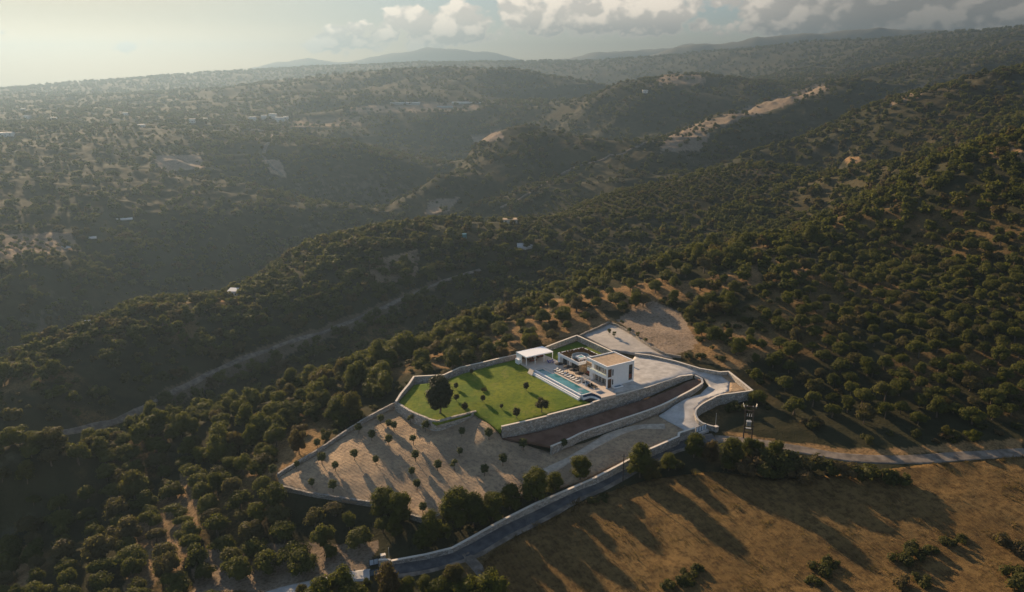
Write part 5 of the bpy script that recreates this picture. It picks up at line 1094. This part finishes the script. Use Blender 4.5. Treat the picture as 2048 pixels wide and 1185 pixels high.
# ------------------------------------------------------------------ groves, woods and scrub over the hills
GROVES = [  # photo outline, row direction, spacing, kind, size
    ('lower', [(-200, 980), (60, 960), (250, 900), (420, 930), (540, 975), (700, 1006), (830, 1050), (780, 1105), (740, 1128), (640, 1150), (540, 1180), (480, 1300), (-300, 1300)], .55, 6.8, 'olive', 1.14),
    ('hill', [(1560, 520), (1700, 470), (2300, 380), (2300, 850), (2048, 850), (1800, 862), (1570, 835), (1540, 700), (1620, 620)], .35, 6.7, 'olive', .98),
    ('spur', [(1040, 640), (1100, 600), (1290, 545), (1440, 530), (1420, 580), (1330, 600), (1240, 640), (1160, 665), (1050, 700), (950, 730), (900, 735), (950, 690)], .2, 8.2, 'olive', 1.05),
    ('ridge', [(1000, 430), (1170, 400), (1300, 375), (1540, 335), (1550, 375), (1350, 410), (1150, 440), (1060, 470), (1000, 460)], .3, 6.0, 'olive', .85),
    ('left orchard', [(0, 475), (140, 468), (130, 500), (0, 520)], .9, 8.0, 'olive', .75)]
KEEP_OUT = [[(1300, 615), (1360, 625), (1400, 690), (1330, 715), (1220, 640)], [(0, 470), (140, 468), (130, 500), (0, 520)]]
def scatter():
    rng = np.random.default_rng(42); out = []       # x, y, kind, scale, region
    vp = [L(-12, -7)[:2], L(1, -7)[:2], L(13, -4)[:2], L(13, 28)[:2], L(20, 43)[:2], L(-12, 39)[:2]]
    lines = [([at(*p) for p in ROAD], 4.2), ([at(*p) for p in LANE], 4.5), ([at(*p) for p in DIRT], 3.5), ([land(*p) for p in trk], 3.2)]
    fpoly = [p[:2] for p in fp]
    def clear(x, y):
        k = np.ones(len(x), bool); n = np.hypot(x, y) < 520; X, Y = x[n], y[n]; q = np.ones(len(X), bool)
        for p in PADS.values(): q &= ~in_poly(p.poly, X, Y) & (seg_dist(p.poly, X, Y) > 4.2)
        q &= ~in_poly(vp, X, Y) & ~in_poly(fpoly, X, Y)
        for ln, d in lines: q &= seg_dist(ln, X, Y, False) > d
        for hx, hy, hr in HAND: q &= np.hypot(X - hx, Y - hy) > hr
        k[n] = q; return k
    taken = []
    # groves on a lattice
    for nm, poly, ang, sp, kind, size in GROVES:
        W_ = np.array([land(px, py)[:2] if 150 < py < 1185 else at(px, py, -25)[:2] for px, py in poly]); c = W_.mean(0); ext = np.abs(W_ - c).max() * 1.5
        n = int(2 * ext / sp); g = (np.arange(n) - n / 2) * sp; gx, gy = np.meshgrid(g, g); gx = gx.ravel() + rng.normal(0, sp * .06, n * n); gy = gy.ravel() + rng.normal(0, sp * .06, n * n)
        x = c[0] + gx * math.cos(ang) - gy * math.sin(ang); y = c[1] + gx * math.sin(ang) + gy * math.cos(ang); k = in_poly(W_, x, y) & (y > 20)
        x, y = x[k], y[k]; k = clear(x, y) & (rng.uniform(size=len(x)) < .93); x, y = x[k], y[k]
        taken.append(W_); out += [(a, b, 'olive', size * rng.uniform(.78, 1.22), nm) for a, b in zip(x, y)]
    # natural cover: area-true random points by distance band
    for r0, r1, area in ((60, 200, 16), (200, 330, 17), (330, 520, 17), (520, 800, 26), (800, 1200, 40), (1200, 1800, 75), (1800, 2800, 180), (2800, 4600, 420)):
        n = int((r1**2 - r0**2) * R(86) / 2 / area); r = np.sqrt(rng.uniform(r0**2, r1**2, n)); a = rng.uniform(R(-43), R(43), n); x = r * np.sin(a); y = r * np.cos(a); z = H(x, y); px, py = to_px(x, y, z)
        dens = .30 + .9 * sstep(.38, .62, fbm(x, y, 26., 4, 55)) * sstep(.30, .60, fbm(x, y, 130., 3, 57))
        nr = r < 420
        dens = np.where(~nr, dens * .9, dens)
        # ravine flanks carry closed wood, bare patches little
        j = np.clip((np.arctan2(x, y) - AZ[0]) / (AZ[1] - AZ[0]), 0, len(AZ) - 1).astype(int); i = np.clip(np.interp(np.log(r), LR, np.arange(len(LR))), 0, len(LR) - 1).astype(int)
        bare = np.maximum(DRY[i, j] * .75, SOIL[i, j]); dens *= np.clip(1 - .9 * bare, 0, 1)
        rav = (r > 235) & (r < 560) & (px < 1750); edge = (r < 330) & (px < 1250) & (r > 200); dens = np.where(rav & (fbm(x, y, 40., 3, 61) > .30), np.maximum(dens, .8), dens); dens = np.where(edge & (bare < .5), np.maximum(dens, .58), dens)
        dens = np.where((px > 1420) & (r > 370) & (r < 1000), np.maximum(dens, .85), dens); k = rng.uniform(size=n) < dens
        for ko in KEEP_OUT: k &= ~in_poly(ko, px, py)
        for W_ in taken: k &= ~(in_poly(W_, x, y) & (rng.uniform(size=n) < .93))
        x, y, r, px, py = x[k], y[k], r[k], px[k], py[k]; k = clear(x, y); x, y, r, px, py = x[k], y[k], r[k], px[k], py[k]
        big = fbm(x, y, 45., 3, 71); tw = rng.uniform(size=len(x)); sz = np.interp(r, [0, 1200, 1800, 2800, 4600], [1, 1.0, 1.25, 1.6, 2.0])
        for q in range(len(x)):
            open_hill = px[q] > 1230 and r[q] < 340 and py[q] > 520
            pt = (.22 if open_hill else .62) + (.3 if big[q] > .55 else -.1)
            if tw[q] < pt or r[q] > 1200: out.append((x[q], y[q], 'oak', sz[q] * rng.uniform(.5, 1.05) * (.8 if open_hill else 1), 'wild'))
            else: out.append((x[q], y[q], 'scrub', sz[q] * rng.uniform(.7, 1.7), 'wild'))
    return out
def grow():
    out = scatter(); X = np.array([o[0] for o in out]); Y = np.array([o[1] for o in out]); Z = H(X, Y); px, py = to_px(X, Y, Z); sc = np.array([o[3] for o in out]); kind = np.array([o[2] for o in out]); reg = np.array([o[4] for o in out])
    rng = np.random.default_rng(3); hgt = {'olive': 4.6, 'oak': 7, 'scrub': 1.7}; inside = (px > -10) & (px < 2058) & (py > 0) & (py < 1200); indiv = np.zeros(len(X), bool); D = np.sqrt(X**2 + Y**2 + (Z - CAM_H)**2)
    LAB = {('olive', 'lower'): ('olive_tree', 'bushy olive tree in the dark grove at the lower left, downhill of the walled yard', 'olive tree', 'olive trees of the lower left grove'),
           ('olive', 'hill'): ('olive_tree', 'bushy olive tree in the dark grove on the hillside right of the driveway', 'olive tree', 'olive trees of the grove on the right hillside'),
           ('olive', 'spur'): ('olive_tree', 'olive tree on the dry orange spur behind the villa', 'olive tree', 'olive trees on the spur behind the villa'),
           ('olive', 'ridge'): ('olive_tree', 'small olive tree in the rows on the second ridge', 'olive tree', 'olive trees on the second ridge'), ('olive', 'left orchard'): ('olive_tree', 'small olive tree in the hazy orchard at the left edge', 'olive tree', 'olive trees of the hazy orchard')}
    RAV = ('wild_tree', 'broad leafed wild tree on the wooded rim left of the villa above the ravine', 'tree', 'wild trees along the ravine rim left of the villa'); OPEN = ('wild_tree', 'broad leafed wild tree on the open hillside behind and right of the villa', 'tree', 'wild trees on the open hillside right of the villa'); LOW = ('wild_tree', 'broad leafed wild tree in the dark slope below the olive yard', 'tree', 'wild trees on the slope below the olive yard')
    for kd, cap in (('olive', 300), ('oak', 270), ('scrub', 240)):
        m = np.where((kind == kd) & inside)[0]; m = m[np.argsort(-hgt[kd] * sc[m] / D[m])][:cap]; indiv[m] = True
        for q in m:
            if kd == 'olive': nm, lb, ct, gp = LAB[(kd, reg[q])]
            elif kd == 'oak': nm, lb, ct, gp = OPEN if px[q] > 1150 else (LOW if py[q] > 985 else RAV)
            else:
                nm, ct = 'wild_shrub', 'shrub'
                lb, gp = ('low rounded wild shrub on the dry hillside right of the villa', 'wild shrubs on the hillside right of the villa') if px[q] > 1000 else ('low rounded wild shrub under the trees left of and below the olive yard', 'wild shrubs left of and below the olive yard')
            tree(nm, kd, int(rng.integers(99)), X[q], Y[q], Z[q] - .1, (sc[q] * rng.uniform(.82, 1.2), sc[q] * rng.uniform(.82, 1.2), sc[q] * rng.uniform(.78, 1.25)), rng.uniform(0, 6.28), lb, ct, gp, D[q] < 215 and kd != 'scrub')
    # the rest as masses: points carrying instanced trees (geometry nodes)
    def mass(name, sel, key, label, cat):
        for v, (cm, tm, wm) in enumerate(PROTO[key]):
            pass
        n = len(PROTO[key]); P = np.where(sel)[0]
        if not len(P): return
        me = bpy.data.meshes.new(name); me.from_pydata([(X[q], Y[q], Z[q] - .15) for q in P], [], [])
        me.attributes.new('size', 'FLOAT', 'POINT').data.foreach_set('value', sc[P].astype(np.float32)); me.attributes.new('turn', 'FLOAT', 'POINT').data.foreach_set('value', rng.uniform(0, 6.28, len(P)).astype(np.float32)); me.attributes.new('variant', 'INT', 'POINT').data.foreach_set('value', rng.integers(0, n, len(P)).astype(np.int32))
        o = bpy.data.objects.new(name, me); COL.objects.link(o); tag(o, label, cat, kind='stuff')
        ng = bpy.data.node_groups.new(name, 'GeometryNodeTree'); ng.interface.new_socket('Geometry', in_out='INPUT', socket_type='NodeSocketGeometry'); ng.interface.new_socket('Geometry', in_out='OUTPUT', socket_type='NodeSocketGeometry')
        N = ng.nodes; Lk = ng.links; gi = N.new('NodeGroupInput'); go = N.new('NodeGroupOutput'); iop = N.new('GeometryNodeInstanceOnPoints'); g2i = N.new('GeometryNodeGeometryToInstance')
        for v in range(n - 1, -1, -1):
            lib = LIB[(key, v)]; oi = N.new('GeometryNodeObjectInfo'); oi.inputs['Object'].default_value = lib; oi.inputs['As Instance'].default_value = True; Lk.new(oi.outputs['Geometry'], g2i.inputs[0])
        def attr(nm, typ): a = N.new('GeometryNodeInputNamedAttribute'); a.data_type = typ; a.inputs[0].default_value = nm; return a.outputs['Attribute']
        Lk.new(gi.outputs[0], iop.inputs['Points']); Lk.new(g2i.outputs[0], iop.inputs['Instance']); iop.inputs['Pick Instance'].default_value = True; Lk.new(attr('variant', 'INT'), iop.inputs['Instance Index']); Lk.new(attr('size', 'FLOAT'), iop.inputs['Scale'])
        cx = N.new('ShaderNodeCombineXYZ'); Lk.new(attr('turn', 'FLOAT'), cx.inputs[2]); Lk.new(cx.outputs[0], iop.inputs['Rotation']); Lk.new(iop.outputs[0], go.inputs[0])
        md = o.modifiers.new('instances', 'NODES'); md.node_group = ng
    LIB = {}
    lc = bpy.data.collections.new('library')     # not linked to the scene: only a source of meshes for the masses
    for key in ('olive_lo', 'oak_lo', 'scrub_lo', 'oak', 'olive', 'scrub'):
        for v, (cm, tm, wm) in enumerate(PROTO[key]): o = bpy.data.objects.new(key, wm); lc.objects.link(o); LIB[(key, v)] = o
    rest = ~indiv; nearm = D < 330
    mass('olive_groves', rest & (kind == 'olive') & nearm, 'olive', 'rest of the olive groves close to the villa, read as one mass', 'olive grove'); mass('olive_groves_beyond', rest & (kind == 'olive') & ~nearm, 'olive_lo', 'rows of small olive trees on the far slopes', 'olive grove')
    mass('woodland', rest & (kind == 'oak') & nearm, 'oak', 'closed woodland lining the near side of the ravine', 'woodland'); mass('hillside_woodland', rest & (kind == 'oak') & ~nearm, 'oak_lo', 'dark woodland covering the ravine and the hazy ridges', 'woodland')
    mass('scrub', rest & (kind == 'scrub'), 'scrub_lo', 'low scrub scattered over the hillsides', 'scrub')
    print('trees', {k: int((kind == k).sum()) for k in hgt}, 'individual', int(indiv.sum()))
    # dry grass tufts of the stubble field and the open ground
    n = 20000; r = np.sqrt(rng.uniform(95**2, 250**2, n)); a = rng.uniform(R(-38), R(42), n); x = r * np.sin(a); y = r * np.cos(a); k = in_poly([p[:2] for p in fp], x, y) & (fbm(x, y, 7., 3, 15) > .42); x, y = x[k], y[k]
    bl = []; g = np.random.default_rng(9); V = []; F = []
    for i in range(60):
        b0 = g.normal(0, .30, 2); d = g.normal(0, .18, 2); h = g.uniform(.15, .5); w = g.normal(0, .035, 2); V += [(b0[0] - w[0], b0[1] - w[1], 0), (b0[0] + w[0], b0[1] + w[1], 0), (b0[0] + d[0], b0[1] + d[1], h)]; F.append((3 * i, 3 * i + 1, 3 * i + 2))
    tm = bpy.data.meshes.new('tuft'); tm.from_pydata(V, [], F); tm.materials.append(M['straw']); to = bpy.data.objects.new('tuft', tm); lc.objects.link(to)
    PROTO['tuft'] = [(None, None, tm)]; LIB[('tuft', 0)] = to
    nonlocal_ = (X, Y, Z, sc); X = x; Y = y; Z = H(x, y) + .28; sc = rng.uniform(.6, 1.4, len(x)) + 1.6 * (rng.uniform(size=len(x)) < .12); mass('dry_grass', np.ones(len(x), bool), 'tuft', 'dry golden grass tufts over the stubble field', 'grass')
grow()

# ------------------------------------------------------------------ haze: one closed box of even air round camera and land
HAZE_DENSITY = 0.00023
def build_haze():
    b = MB(); top = max(float(TZ.max()), 350) + 15; b.box(-8000, 8000, -300, 9300, -1000, top)
    m = bpy.data.materials.new('haze air'); m.use_nodes = True; t = NT(m.node_tree); t.n.clear()
    v = t.node('ShaderNodeVolumePrincipled'); v.inputs['Color'].default_value = (.152, .226, .312, 1); v.inputs['Density'].default_value = HAZE_DENSITY; v.inputs['Anisotropy'].default_value = .55
    out = t.node('ShaderNodeOutputMaterial'); t.l.new(v.outputs[0], out.inputs['Volume'])
    o = b.build('haze', m); tag(o, kind='stuff'); o['label'] = 'thin pale evening haze filling the valleys'; o['category'] = 'haze'
build_haze()
